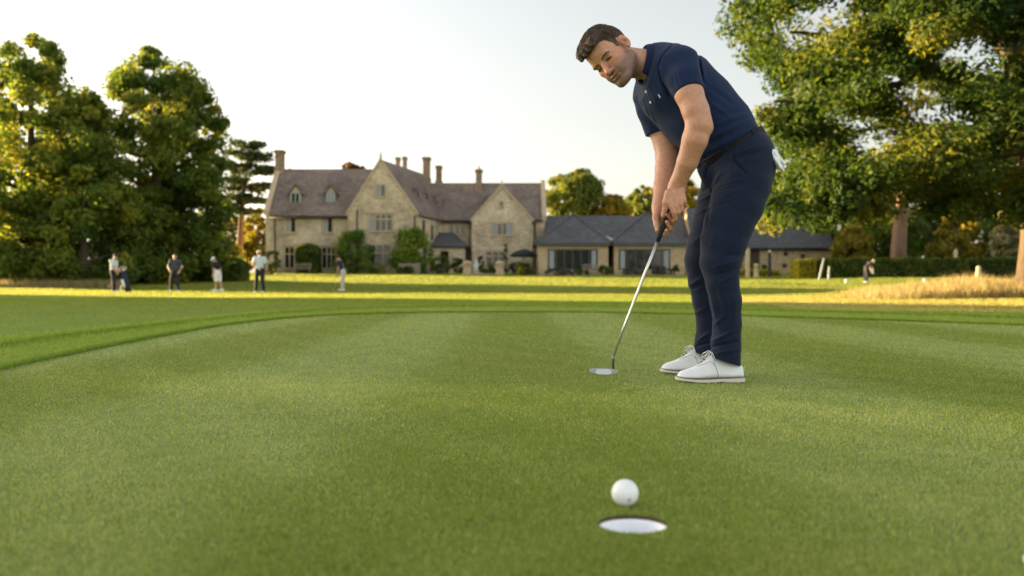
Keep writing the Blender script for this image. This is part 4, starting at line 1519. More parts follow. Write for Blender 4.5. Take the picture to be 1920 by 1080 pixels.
# ---- trees behind the buildings
def px_tree(name, label, u, vt, vb, w, y, mat, seed, n=60, per=150, leaf=.3, crad=1.0, group='trees behind the buildings', tint=(.5, .25), env=None):
    base = P(u, vb, y); top = P(u, vt, y)
    gb = np.array(on_ground(base[0], y))
    H = top[2] - gb[2]; hw = w / 2 / F_PX * y
    lo = max(0.05, (base[2] - gb[2]) / H)
    e = env or [(lo, hw * .7), (lo + (1 - lo) * .25, hw), (lo + (1 - lo) * .55, hw * .92), (lo + (1 - lo) * .82, hw * .6), (1, hw * .15)]
    return make_tree(name, label, 'tree', gb, H, e, n, per, leaf, crad, mat, MB_DARK, seed, .3, .75, group=group, limbs=10, tint=tint)


px_tree('broadleaf_tree', 'large rounded green tree rising right behind the manor gable end', 1082, 318, 410, 118, 106, ML_MID, 41, 90, 170, .34, 1.15, tint=(.5, .28))
px_tree('broadleaf_tree', 'round yellow tree above the slate ridge between the two pavilion peaks', 1151, 366, 412, 62, 104, ML_YEL, 42, 40, 150, .30, .85)
px_tree('broadleaf_tree', 'olive tree just right of the round yellow tree', 1205, 350, 412, 66, 112, ML_MID, 43, 50, 150, .32, .95, tint=(.65, .25))
px_tree('broadleaf_tree', 'pale yellow green tree seen between the forearms and thighs of the golfer', 1268, 322, 420, 92, 110, ML_YEL, 44, 70, 150, .32, 1.0, tint=(.35, .3))
px_tree('broadleaf_tree', 'dark tree seen behind the slate roof right of the golfer', 1440, 350, 440, 130, 108, ML_MID, 45, 70, 150, .34, 1.1, tint=(.3, .25))
px_tree('copper_beech', 'copper leaved tree top showing over the ridge of the manor left wing', 664, 304, 345, 50, 112, ML_RED, 46, 30, 130, .30, .8)
px_tree('broadleaf_tree', 'small yellowish tree behind the pine, left of the manor', 440, 408, 500, 90, 104, ML_YEL, 47, 50, 140, .30, .9, tint=(.25, .3))
px_tree('broadleaf_tree', 'green bushy tree low between the domed lime and the manor wall', 418, 440, 505, 60, 88, ML_MID, 48, 40, 140, .28, .8, tint=(.3, .25))
px_tree('broadleaf_tree', 'thin tree peeping over the left end of the manor roof', 540, 318, 360, 36, 118, ML_YEL, 49, 16, 110, .28, .7, tint=(.2, .2))

px_tree('broadleaf_tree', 'yellow green bushy tree filling the gap between the pine trunk and the manor end wall', 484, 390, 508, 60, 98, ML_YEL, 50, 60, 150, .28, .9, tint=(.15, .2))

# ---- wood on the right, behind the hedge
for i, (u, vt, w, y, sd, m_, lab, tt) in enumerate((
        (1560, 300, 150, 92, 61, ML_DARK, 'dark tree over the right end of the barn', .4),
        (1640, 330, 130, 84, 62, ML_DARK, 'dark tree between the barn and the reddish pine trunk', .3),
        (1745, 300, 150, 88, 63, ML_DARK, 'dark tree right of the reddish pine trunk', .25),
        (1850, 250, 180, 92, 64, ML_DARK, 'tall dark tree behind the oak trunk', .3),
        (1960, 260, 180, 86, 65, ML_DARK, 'dark tree at the right edge behind the oak', .3),
        (1600, 420, 70, 80, 66, ML_YEL, 'yellow bushy tree at the right end of the barn', .2),
        (1790, 395, 84, 78, 67, ML_YEL, 'bright yellow green small tree above the long hedge', .35),
        (1893, 395, 64, 74, 68, ML_PALE, 'pale feathery tree just left of the oak trunk', .5),
        (1520, 395, 60, 100, 69, ML_DARK, 'low dark tree peeping over the barn roof', .35),
        (2110, 270, 190, 90, 70, ML_DARK, 'tall dark tree beyond the oak, first one outside the right edge', .35),
        (2290, 300, 190, 84, 71, ML_DARK, 'tall dark tree beyond the oak, second one outside the right edge', .3),
        (2480, 280, 200, 90, 72, ML_DARK, 'tall dark tree beyond the oak, third one outside the right edge', .4))):
    px_tree('woodland_tree', lab, u, vt, 500, w, y, m_, sd, 110 if w > 100 else 44, 170, .32, 1.05 if w > 100 else .7, 'trees behind the right hedge', (tt, .24))

t = thing('pine_tree', on_ground(30.6, 72), 'stout pine with pinkish bark behind the long hedge, under the oak', 'tree')
mb = MB()
tb = np.array(on_ground(30.6, 72))
tp = [tb - [0, 0, .3], P(1685, 470, 72), P(1688, 420, 72), P(1692, 360, 72), P(1696, 300, 72), P(1700, 240, 72), P(1702, 180, 72)]
mb.tube(tp, [.75, .60, .54, .46, .36, .24, .10], 12)
cs = []
r_ = np.random.default_rng(77)
for (u0, v0, u1, v1) in ((1690, 400, 1640, 392), (1690, 385, 1745, 372), (1692, 410, 1730, 398), (1692, 350, 1720, 322), (1694, 330, 1660, 318), (1698, 270, 1740, 250), (1698, 260, 1655, 240), (1700, 215, 1730, 190)):
    a, b = P(u0, v0, 72), P(u1, v1, 72 + r_.uniform(-2, 2))
    mb.tube(limb_pts(a, b, .06, r_), [.14, .12, .10, .08, .06, .03], 7)
    for k in range(7): cs.append(b + r_.normal(0, .8, 3) * [1, 1, .35])
mb.build('trunk', MB_PINE, t, True)
cs = np.array(cs)
link('crown', leaves_mesh('crown', cs, r_.uniform(.4, .8, len(cs)), 70, .26, np.clip(r_.normal(.6, .25, len(cs)), 0, 1), 78, .5), ML_PINE, t)

# ---- the big oak at the right edge
ox, oy = 13.85, 24.0
ob = np.array(on_ground(ox, oy))
t = thing('oak_tree', tuple(ob), 'big spreading oak whose trunk stands at the right edge in long golden grass', 'tree')
r_ = np.random.default_rng(5)
tp = [ob - [0, 0, .3], ob + [0, 0, .08], ob + [0, 0, .5], ob + [.02, 0, 1.4], ob + [.05, 0, 2.6], ob + [-.1, .1, 4.2], ob + [-.5, .2, 6.2], ob + [-.9, .4, 8.4], ob + [-1.1, .5, 10.6]]
mb = MB()
mb.tube(tp, [.90, .70, .50, .43, .40, .36, .28, .20, .08], 16)
LIMB = []


def limb(pts, r0, r1):
    P_ = [np.array(p, float) for p in pts]
    q = []
    for a, b in zip(P_[:-1], P_[1:]):
        for s in np.linspace(0, 1, 4, endpoint=False): q.append(a * (1 - s) + b * s + r_.normal(0, .03, 3))
    q.append(P_[-1])
    mb.tube(q, list(np.linspace(r0, r1, len(q))), 8)
    LIMB.append(np.array(q))


limb([ob + [-.1, 0, 3.9], P(1845, 290, 23.5), P(1800, 300, 22.8), P(1730, 285, 22.0), P(1650, 300, 21.5), P(1560, 320, 21.2)], .22, .05)
limb([ob + [-.3, .1, 5.4], P(1790, 145, 23.5), P(1725, 118, 23.0), P(1640, 110, 22.6), P(1570, 70, 22.5), P(1480, 60, 22.2)], .20, .04)
limb([P(1640, 110, 22.6), P(1610, 60, 22.8), P(1600, 10, 23.2), P(1580, -60, 23.6)], .11, .04)
limb([P(1725, 118, 23.0), P(1690, 160, 22.0), P(1620, 170, 21.0), P(1540, 190, 20.4), P(1450, 190, 20.2)], .11, .03)
limb([ob + [-.8, .4, 7.8], P(1720, -60, 24.5), P(1600, -130, 25), P(1480, -160, 25)], .16, .04)
limb([ob + [-.1, .1, 4.2], P(1870, 250, 26), P(1780, 240, 27.5), P(1680, 235, 28.5), P(1580, 250, 29)], .20, .04)
limb([ob + [-.5, .2, 6.2], P(1830, 40, 26), P(1750, 0, 27.5), P(1660, -20, 28.5)], .18, .04)
limb([ob + [.2, 0, 4.6], ob + [2, -.4, 5.6], ob + [4.5, -1, 6.2], ob + [6.5, -1.4, 6.4]], .2, .05)
limb([ob + [-.4, .2, 6.0], ob + [1.6, .6, 7.6], ob + [3.6, .8, 9.2]], .18, .05)
limb([P(1800, 300, 22.8), P(1760, 350, 21.8), P(1700, 375, 21.2), P(1640, 390, 20.8)], .09, .03)
limb([P(1650, 300, 21.5), P(1560, 350, 20.8), P(1500, 380, 20.4), P(1465, 395, 20.2)], .06, .02)
mb.build('trunk', MB_OAK, t, True)
# outline of the crown as (height above base, radius to the left)
cen = []
OL = [(-220, 1520), (-120, 1420), (-40, 1362), (20, 1350), (60, 1356), (100, 1372), (150, 1395), (200, 1402), (250, 1432), (300, 1452), (350, 1462), (395, 1475), (425, 1560)]
ov = np.array([a for a, _ in OL]); ou = np.array([b for _, b in OL])
while len(cen) < 860:
    v = r_.uniform(-240, 415); y = r_.uniform(17.5, 31)
    u = r_.uniform(1330, 2300)
    X = P(u, v, y)
    rx = (np.array([X[0] - ox, X[1] - oy]))
    rr_ = np.hypot(*rx)
    lim = (ox - P(float(np.interp(v, ov, ou)), v, oy)[0]) - .55
    bot = 418 if u < 1590 else 405 - 40 * math.sin((u - 1590) / 70.0) ** 2
    if u > 1750: bot = min(bot, 370)
    if v > bot or u < float(np.interp(v, ov, ou)) + 26 or rr_ > max(lim, 8.2) * (1.06 if rx[0] < 0 else .95): continue
    if rr_ < lim * .35 and r_.uniform() < .75: continue
    # airy windows where the sky shows through
    hole_ = math.sin(u * .021 + 1.3 * math.sin(v * .017)) * math.sin(v * .027 + 1.1 * math.sin(u * .013))
    if hole_ > .26 and r_.uniform() < .9: continue
    cen.append(X)
while len(cen) < 950:
    u = r_.uniform(1440, 1640) if r_.uniform() < .6 else r_.uniform(1705, 2000)
    v = r_.uniform(330, 436); y = r_.uniform(18.5, 25.5)
    if v > 436 - 48 * abs(math.sin(u * .031 + y)) ** .7: continue
    if 1600 < u < 1700 and v > 395: continue
    cen.append(P(u, v, y))
cen = np.array(cen)
tn = np.clip(r_.normal(.42, .26, len(cen)), 0, 1)
cr = r_.uniform(.40, .85, len(cen)); cr[860:] = r_.uniform(.28, .60, len(cen) - 860)
link('crown', leaves_mesh('crown', cen, cr, 250, .118, tn, 6, .75), ML_OAK, t)

# ---- trees outside the frame on the left that shade the green
E_SH = [(.0, 4.0), (.15, 4.9), (.4, 5.2), (.7, 4.4), (.9, 2.6), (1, .4)]
SHADE = [(-68, -6, 14), (-69.5, 2.5, 15), (-68, 11, 14.5), (-69, 19.5, 15.5), (-68.5, 28, 15), (-69, 36.5, 15.5), (-68.5, 43, 15), (-69, 49.5, 14)]
src = None
for i, (x, y, h) in enumerate(SHADE):
    if src is None:
        src = make_tree('lime_tree', 'lime tree in the row along the left side of the green', 'tree', on_ground(x, y), h, E_SH, 190, 130, .55, 1.3, ML_DARK, MB_DARK, 90, .4, .7, group='lime row along the left side of the green', limbs=10)
        continue
    o = src.copy(); COL.objects.link(o); o.location = on_ground(x, y); o.rotation_euler = (0, 0, i * 1.3); o.scale = (1, 1, h / 14)
    for ch in src.children:
        c = ch.copy(); COL.objects.link(c); c.parent = o; c.matrix_parent_inverse = ch.matrix_parent_inverse.copy()


# ---- hedges and shrubs
def hedge(name, label, cat, x0, x1, y0, y1, h, mat, seed, dens=260, leaf=.16, round_=.0, group=None, wob=.05, tint=(.45, .25)):
    r = np.random.default_rng(seed)
    L, W = x1 - x0, y1 - y0
    n = int(dens * (L * W + 2 * L * h + 2 * W * h))
    # points near the surface of the clipped block
    face = r.choice(5, n, p=np.array([L * W, L * h, L * h, W * h, W * h]) / (L * W + 2 * L * h + 2 * W * h))
    a, b = r.uniform(0, 1, n), r.uniform(0, 1, n)
    q = np.abs(r.normal(0, .09, n))
    x = np.where(face == 3, q, np.where(face == 4, L - q, a * L)); y = np.where(face == 1, q, np.where(face == 2, W - q, b * W))
    z = np.where(face == 0, h - q, np.where((face == 1) | (face == 2), b * h, a * h))
    if round_:
        cx, cy = (x / L - .5) * 2, (y / W - .5) * 2
        z = z * (1 - round_ * np.clip(cx ** 2 + .6 * cy ** 2, 0, 1.6) * .5)
    z = z + wob * np.sin(x * 2.1 + seed) * (z / h)
    y = y + wob * np.sin(x * 1.3 + z * 2.0 + seed)
    C = np.c_[x + x0, y + y0, z + gz(x + x0, y + y0)]
    tt = np.clip(r.normal(tint[0], tint[1], n) + .18 * np.sin(x * 3 + z * 4), 0, 1)
    me = leaves_mesh(name, C, np.full(n, .05), 1, leaf, tt, seed)
    t = thing(name, (x0 + L / 2, y0 + W / 2, float(gz(x0 + L / 2, y0 + W / 2))), label, cat, group)
    link('foliage', me, mat, t)
    mb = MB()
    m = .16
    g0 = min(float(gz(x0, y0)), float(gz(x1, y0)))
    hh = h * (.72 if round_ else .88)
    mb.box(x0 + m, x1 - m, y0 + m, y1 - m, g0 - .1, g0 + hh)
    mb.build('branchwork', M_TWIG, t)
    return t


M_TWIG = simple('dark_twigs', (.018, .020, .010), .95, .4, 4, .6, 10, .05)


def bush(name, label, u, vb, w, hpx, y, mat, seed, group=None, n=14, per=90, leaf=.14, cat='shrub', cone=False, tint=(.45, .25)):
    r = np.random.default_rng(seed)
    b = P(u, vb, y); g = float(gz(b[0], y))
    hw = w / 2 / F_PX * y; H = hpx / F_PX * y
    t = thing(name, (b[0], y, g), label, cat, group)
    zf = r.uniform(.05, .95, n)
    prof = (1 - zf) * .95 + .06 if cone else np.sqrt(np.clip(1 - (zf * 1.02 - .35) ** 2 / .46, .02, 1))
    az = r.uniform(0, 2 * np.pi, n)
    rr_ = hw * .85 * prof * np.sqrt(r.uniform(.15, 1, n))
    cen = np.c_[b[0] + rr_ * np.cos(az), y + rr_ * np.sin(az), g + zf * H * .92]
    cr = np.maximum(.1, min(hw, H) * (.34 if not cone else .26)) * r.uniform(.7, 1.2, n)
    if cone: cr = cr * (1.15 - .75 * zf)
    link('foliage', leaves_mesh('foliage', cen, cr, per, leaf, np.clip(r.normal(tint[0], tint[1], n), 0, 1), seed, .85), mat, t)
    mb = MB()
    for k in range(5):
        c = cen[k % n]
        mb.tube([np.array([b[0] + .05 * k - .1, y, g - .1]), np.array([(b[0] + c[0]) / 2, (y + c[1]) / 2, g + .45 * (c[2] - g)]), c], [.04, .03, .01], 5)
    mb.build('stem', MB_DARK, t)
    return t


def hx(u, y): return float(P(u, 500, y)[0])
# ================================================================ manor, pavilions, barn
def masonry(name, cols, bw, bh, mortar, rough=.9, bump=.6, horiz=True, var=.5, stain=.5):
    t = NT(name)
    g = t.n('ShaderNodeNewGeometry')
    sep = t.n('ShaderNodeSeparateXYZ'); t.l(g.outputs['Position'], sep.inputs[0])
    com = t.n('ShaderNodeCombineXYZ')
    t.l(t.math('ADD', sep.outputs['X'], t.math('MULTIPLY', sep.outputs['Y'], .9)), com.inputs['X'])
    t.l(sep.outputs['Z'], com.inputs['Y'])
    br = t.n('ShaderNodeTexBrick')
    br.inputs['Scale'].default_value = 1; br.inputs['Brick Width'].default_value = bw; br.inputs['Row Height'].default_value = bh
    br.inputs['Mortar Size'].default_value = .012; br.inputs['Bias'].default_value = 0
    br.inputs['Color1'].default_value = (0, 0, 0, 1); br.inputs['Color2'].default_value = (1, 1, 1, 1); br.inputs['Mortar'].default_value = (.5, .5, .5, 1)
    t.l(com.outputs[0], br.inputs['Vector'])
    stone = t.ramp(br.outputs['Color'], [(0, cols[0]), (.5, cols[1]), (1, cols[2])])
    c = t.coord('pos')
    patch = t.noise(c, .45, 6, .65)
    sm = t.noise(c, 4.5, 5, .6)
    col = t.mix(stain, stone, t.ramp(patch, [(.32, tuple(x * .62 for x in cols[0])), (.5, cols[1]), (.68, tuple(x * 1.12 for x in cols[2]))]))
    col = t.mix(.75, col, t.ramp(sm, [(.3, (.60, .60, .62)), (.7, (1.25, 1.22, 1.16))]), 'MULTIPLY')
    col = t.mix(t.math('MULTIPLY', br.outputs['Fac'], .6), col, mortar)
    n = t.bump(t.math('SUBTRACT', t.math('MULTIPLY', sm, .6), br.outputs['Fac']), bump, .03)
    return t.done(col, rough, n, .2)


M_STONE = masonry('honey_stone', [(.37, .29, .19), (.52, .42, .29), (.64, .535, .385)], .55, .22, (.36, .28, .18), stain=.62)
M_CHIM = masonry('backlit_chimney_stone', [(.20, .145, .095), (.27, .20, .135), (.33, .25, .18)], .45, .2, (.2, .15, .1))  # darker stone: the shade of the backlit chimneys is put into its colour
M_STONE2 = masonry('pavilion_stone', [(.38, .28, .165), (.44, .335, .20), (.48, .375, .24)], .5, .2, (.38, .29, .18), stain=.3)
M_DRESS = simple('dressed_stone', (.43, .33, .21), .85, .14, 2.5, .3, 12, .02)
M_TILE = masonry('stone_tiles', [(.145, .110, .090), (.205, .160, .132), (.275, .222, .186)], .34, .17, (.05, .04, .033), .9, .9, stain=.55)
M_SLATE = masonry('grey_slate', [(.070, .070, .073), (.092, .091, .095), (.120, .118, .122)], .4, .14, (.03, .03, .034), .6, .5, stain=.3)
M_LEAD = simple('lead_grey', (.30, .32, .35), .5, .1, 3)
M_POT = simple('terracotta_pot', (.34, .17, .10), .8, .2, 5)
M_GLASS = simple('dark_window_glass', (.018, .020, .022), .06, .3, .7, spec=.7)
M_FRAMEW = simple('grey_white_frame', (.34, .35, .36), .6, .08, 5)
M_SLABS = simple('pale_slab_stone', (.24, .26, .28), .8, .15, 4)
M_BLIND_GLINT = simple('pale_blind_and_glint', (.26, .28, .29), .7, .1, 3)
M_FRAMEG = simple('grey_metal_frame', (.05, .055, .06), .45, .1, 5)
M_WOODW = simple('white_painted_wood', (.50, .51, .52), .6, .06, 5)
M_PIPE = simple('black_downpipe', (.02, .02, .022), .5)
M_DOOR = simple('dark_oak_door', (.05, .035, .025), .7, .3, 6)


def V3(*a): return np.array(a, float)


def slab(mb, quad, th=.16):
    """roof slope: quad corners, thickened along its normal"""
    q = [np.array(p, float) for p in quad]
    n = np.cross(q[1] - q[0], q[-1] - q[0]); n /= np.linalg.norm(n)
    if n[2] < 0: n = -n
    mb.prism(q, n * th)


def window(parent, u0, u1, v0, v1, y, lights=2, transom=None, glassmat=None, mul=.10, sur=.16, blind=None, mat=None, normal=(0, -1, 0), hood=False, origin=None, xdir=(1, 0, 0)):
    """stone window: surround, mullions, one pane per light; flat on a wall that faces the viewer at depth y"""
    a = P(u0, v1, y); b = P(u1, v0, y)
    w, h = b[0] - a[0], b[2] - a[2]
    o = np.array(a) if origin is None else np.array(origin, float)
    X = np.array(xdir, float); N = np.array(normal, float); Z = V3(0, 0, 1)
    mb = MB()

    def bx(x0, x1, z0, z1, d0, d1):
        p = [o + X * x0 + Z * z0 - N * (-d0) * 1, o + X * x1 + Z * z0 + N * d0, o + X * x1 + Z * z1 + N * d0, o + X * x0 + Z * z1 + N * d0]
        p[0] = o + X * x0 + Z * z0 + N * d0
        mb.prism(p, N * (d1 - d0))
    bx(-sur, 0, -sur, h + sur, -.05, .07)
    bx(w, w + sur, -sur, h + sur, -.05, .07)
    bx(0, w, h, h + sur, -.05, .068)
    bx(-.04, w + .04, -sur, 0, -.05, .13)
    for k in range(1, lights):
        xc = w * k / lights
        bx(xc - mul / 2, xc + mul / 2, 0, h, -.05, .06)
    if transom:
        bx(0, w, h * transom - mul / 2, h * transom + mul / 2, -.05, .055)
    if hood:
        bx(-sur - .15, w + sur + .15, h + sur, h + sur + .14, -.05, .16)
    f = mb.build('window', mat or M_DRESS, parent)
    for k in range(lights):
        m = MB()
        x0, x1 = w * k / lights, w * (k + 1) / lights
        p = [o + X * x0 + Z * 0 + N * .012, o + X * x1 + N * .012, o + X * x1 + Z * h + N * .012, o + X * x0 + Z * h + N * .012]
        m.prism(p, -N * .03)
        m.build('pane', (M_BLIND_GLINT if blind and k in blind else (glassmat or M_GLASS)), f)
    return f


def chimney(parent, u, vt, vb, y, w=.75, pots=1, d=.8, cap=True, name='chimney'):
    c = P(u, vb, y); zt = P(u, vt, y)[2]
    mb = MB()
    x, z0 = c[0], c[2]
    mb.box(x - w * .62, x + w * .62, y - d * .62, y + d * .62, z0 - 1.0, z0 + (zt - z0) * .22)
    mb.box(x - w * .5, x + w * .5, y - d * .5, y + d * .5, z0 + (zt - z0) * .22, zt - .34)
    mb.box(x - w * .58, x + w * .58, y - d * .58, y + d * .58, zt - .34, zt - .22)
    mb.box(x - w * .66, x + w * .66, y - d * .66, y + d * .66, zt - .22, zt - .08)
    mb.box(x - w * .54, x + w * .54, y - d * .54, y + d * .54, zt - .08, zt)
    o = mb.build(name, M_CHIM, parent)
    for k in range(pots):
        m = MB(); m.lathe([(.12, 0), (.15, .02), (.12, .06), (.11, .30), (.13, .34), (.09, .34), (.085, .1)], (x + (k - (pots - 1) / 2) * .3, y, zt), 12)
        m.build('chimney_pot', M_POT, o, True)
    return o


GZ = 1.2
manor = thing('manor_house', (-10, 90, float(gz(-10, 88))), 'large honey coloured stone manor with steep tiled roofs, two front gables and tall chimneys', 'house')

# -- left wing
yA, yB = 86.0, 94.5
xl, xr_ = P(498, 500, yA)[0], P(652, 500, yA)[0]
ze = P(0, 402, yA)[2]; zr = P(0, 321, 90.2)[2]
mb = MB()
mb.prism([V3(xl, yA, GZ), V3(xl, yB, GZ), V3(xl, yB, ze), V3(xl, (yA + yB) / 2, zr), V3(xl, yA, ze)], (xr_ - xl + 3.0, 0, 0))
mb.build('wall', M_STONE, manor)
ym = (yA + yB) / 2
mb = MB()
sl = (zr - ze) / (ym - yA)
slab(mb, [V3(xl + .42, yA - .30, ze - .30 * sl + .06), V3(xr_ + 4, yA - .30, ze - .30 * sl + .06), V3(xr_ + 4, ym, zr + .06), V3(xl + .42, ym, zr + .06)], .2)
slab(mb, [V3(xl + .42, ym + .01, zr + .06), V3(xr_ + 4, ym + .01, zr + .06), V3(xr_ + 4, yB + .3, ze - .3 * sl + .06), V3(xl + .42, yB + .3, ze - .3 * sl + .06)], .2)
roof = mb.build('roof', M_TILE, manor)
mb = MB()
mb.prism([V3(xl - .10, yA - .32, ze - .1), V3(xl - .10, yA - .32, ze + .30), V3(xl - .10, ym, zr + .55), V3(xl - .10, yB + .3, ze + .30), V3(xl - .10, yB + .3, ze - .1), V3(xl - .10, ym, zr + .05)], (.50, 0, 0))
mb.build('gable_coping', M_DRESS, manor)
mb = MB(); mb.tube([V3(xl + .9, yA - .10, GZ), V3(xl + .9, yA - .10, ze - .3)], .06, 8); mb.build('downpipe', M_PIPE, manor, True)
mb = MB(); mb.tube([V3(xl + .4, yA - .36, ze - .34), V3(xr_, yA - .36, ze - .34)], .075, 8); mb.build('gutter', M_PIPE, manor, True)
window(manor, 536, 554, 410, 435, yA, 2, blind=(0,))
window(manor, 605, 623, 410, 435, yA, 2, blind=(0,))
window(manor, 535, 551, 464, 502, yA, 2, .68, hood=True)
window(manor, 605, 629, 464, 502, yA, 3, .68, hood=True)


def dormer(parent, u, v0, v1, w_px, y_face, glint=None):
    a = P(u - w_px / 2, v1, y_face); b = P(u + w_px / 2, v0, y_face)
    x0, x1, z0, z1 = a[0], b[0], a[2], b[2]
    xc = (x0 + x1) / 2
    mb = MB()
    apex = z1 + (x1 - x0) * .72
    mb.prism([V3(x0, y_face, z0 - .3), V3(x1, y_face, z0 - .3), V3(x1, y_face, z1), V3(xc, y_face, apex - .12), V3(x0, y_face, z1)], (0, 3.4, 0))
    f = mb.build('dormer', M_STONE, parent)
    m2 = MB()
    for s in (-1, 1):
        e = xc + s * ((x1 - x0) / 2 + .16)
        slab(m2, [V3(e, y_face - .14, z1 - .20), V3(xc, y_face - .14, apex), V3(xc, y_face + 3.2, apex), V3(e, y_face + 3.2, z1 - .20)], .10)
    m2.build('dormer_roof', M_TILE, f)
    m3 = MB()
    w, h = (x1 - x0), (z1 - z0)
    yy = y_face - .04
    for (p0, p1, q0, q1) in ((.06, .16, .02, .98), (.84, .94, .02, .98), (.46, .54, .02, .98), (.06, .94, .90, 1.0), (.0, 1.0, -.06, .06)):
        m3.box(x0 + w * p0, x0 + w * p1, yy - .04, yy + .05, z0 + h * q0, z0 + h * q1)
    m3.build('dormer_frame', M_FRAMEW, f)
    m4 = MB(); m4.box(x0 + w * .1, x1 - w * .1, yy - .005, yy + .05, z0 + h * .04, z1 - h * .04)
    m4.build('pane', M_BLIND_GLINT if glint else M_GLASS, f)  # pale pane colour stands in for a glint on the glass
    return f


dormer(manor, 554, 361, 380, 20, 86.9)
dormer(manor, 620, 361, 379, 18, 86.9, True)

# -- central gabled block, turned slightly to the right
E = V3(2.95, 11.0, 0)
cA, cB = P(652, 500, 85), P(782, 500, 85)
zk = P(0, 401, 85)[2]; ap = P(713.5, 302, 85)
mb = MB()
mb.prism([V3(cA[0], 85, GZ), V3(cB[0], 85, GZ), V3(cB[0], 85, zk), V3(ap[0], 85, ap[2]), V3(cA[0], 85, zk)], E)
mb.build('wall', M_STONE, manor)
mb = MB()
ov_ = .34
for s, xe in ((-1, cA[0]), (1, cB[0])):
    d = V3(xe - ap[0], 0, zk - ap[2]); L = np.linalg.norm(d); d /= L
    n = V3(-d[2] * s, 0, d[0] * s) if s > 0 else V3(d[2], 0, -d[0])
    if n[2] < 0: n = -n
    lo = V3(xe, 85.32, zk) + d * ov_ + n * .05; hi = V3(ap[0], 85.32, ap[2]) + n * .05
    slab(mb, [lo, hi, hi + E, lo + E], .18)
mb.build('roof', M_TILE, manor)
mb = MB()
for s, xe in ((-1, cA[0]), (1, cB[0])):
    d = V3(xe - ap[0], 0, zk - ap[2]); d /= np.linalg.norm(d)
    lo = V3(xe, 84.9, zk) + d * .25; hi = V3(ap[0], 84.9, ap[2] + .02)
    up = V3(0, 0, .34)
    mb.prism([lo, hi, hi + up, lo + up], (0, .45, 0))
mb.lathe([(.16, 0), (.13, .18), (.07, .30), (.10, .42), (.05, .6), (.03, .85), (.005, 1.0)], (ap[0], 85.1, ap[2] + .28), 10)
mb.build('gable_coping', M_DRESS, manor)
window(manor, 705, 722, 347, 368, 85, 2, blind=(0,))
window(manor, 693, 735, 403, 432, 85, 4, .72, blind=(0,), hood=True)
window(manor, 692, 732, 460, 502, 85, 3, .66, hood=False)
mb = MB(); mb.tube([V3(cB[0] - .2, 84.9, GZ), V3(cB[0] - .2, 84.9, zk - .2)], .06, 8); mb.build('downpipe', M_PIPE, manor, True)
mb = MB(); mb.tube([V3(cA[0] + .9, 84.9, GZ), V3(cA[0] + .9, 84.9, zk + .4)], .06, 8); mb.build('downpipe', M_PIPE, manor, True)
# side wall windows and slope dormers
en = E / np.linalg.norm(E); sn = V3(en[1], -en[0], 0)
for dist, zz0, hh_ in ((1.3, 5.3, 1.3), (3.6, 5.0, 1.5), (1.5, 2.7, 1.6)):
    o = V3(cB[0], 85, 0) + en * dist + V3(0, 0, zz0)
    window(manor, 0, 14, 500 - 30, 500, 85, 1, origin=o, xdir=en, normal=sn, sur=.12)
for k, (dist, zz0) in enumerate(((2.6, 8.15), (5.2, 8.0), (7.8, 7.8))):
    o = V3(cB[0] - 1.25, 85, zz0) + en * dist
    w, h = .95, 1.15
    mb = MB()
    q = [o, o + en * w, o + en * w + V3(0, 0, h), o + en * w / 2 + V3(0, 0, h + .75), o + V3(0, 0, h)]
    mb.prism([p + V3(0, 0, -.8) if i < 2 else p for i, p in enumerate(q)], -sn * 2.0)
    f = mb.build('dormer', M_STONE, manor)
    m2 = MB()
    for a_, b_ in ((q[4] - en * .15 + V3(0, 0, -.2), q[3] + V3(0, 0, .02)), (q[2] + en * .15 + V3(0, 0, -.2), q[3] + V3(0, 0, .02))):
        slab(m2, [a_ + sn * .15, b_ + sn * .15, b_ - sn * 2.0, a_ - sn * 2.0], .10)
    m2.build('dormer_roof', M_TILE, f)
    m3 = MB()
    m3.prism([o + en * .1 + V3(0, 0, .02), o + en * (w - .1) + V3(0, 0, .02), o + en * (w - .1) + V3(0, 0, h - .05), o + en * .1 + V3(0, 0, h - .05)], sn * .05)
    m3.build('dormer_frame', M_FRAMEW, f)

# -- right wing
yC, yD = 91.0, 99.0
xa, xb = -9.2, P(1021, 500, 93)[0]
ze2 = P(0, 411, yC)[2]; yR = 95.0; zr2 = P(0, 347, yR)[2]
mb = MB()
mb.prism([V3(xb, yC, GZ), V3(xb, yD, GZ), V3(xb, yD, ze2), V3(xb, yR, zr2), V3(xb, yC, ze2)], (xa - xb, 0, 0))
mb.build('wall', M_STONE, manor)
s2 = (zr2 - ze2) / (yR - yC)
mb = MB()
slab(mb, [V3(xa, yC - .3, ze2 - .3 * s2 + .06), V3(xb - .30, yC - .3, ze2 - .3 * s2 + .06), V3(xb - .30, yR, zr2 + .06), V3(xa, yR, zr2 + .06)], .2)
slab(mb, [V3(xa, yR + .01, zr2 + .06), V3(xb - .30, yR + .01, zr2 + .06), V3(xb - .30, yD + .3, ze2 - .3 * s2 + .06), V3(xa, yD + .3, ze2 - .3 * s2 + .06)], .2)
mb.build('roof', M_TILE, manor)
mb = MB()
mb.prism([V3(xb - .34, yC - .3, ze2 - .2), V3(xb - .34, yC - .3, ze2 + .25), V3(xb - .34, yR, zr2 + .52), V3(xb - .34, yD + .3, ze2 + .25), V3(xb - .34, yD + .3, ze2 - .2), V3(xb - .34, yR, zr2)], (.46, 0, 0))
mb.build('gable_coping', M_DRESS, manor)
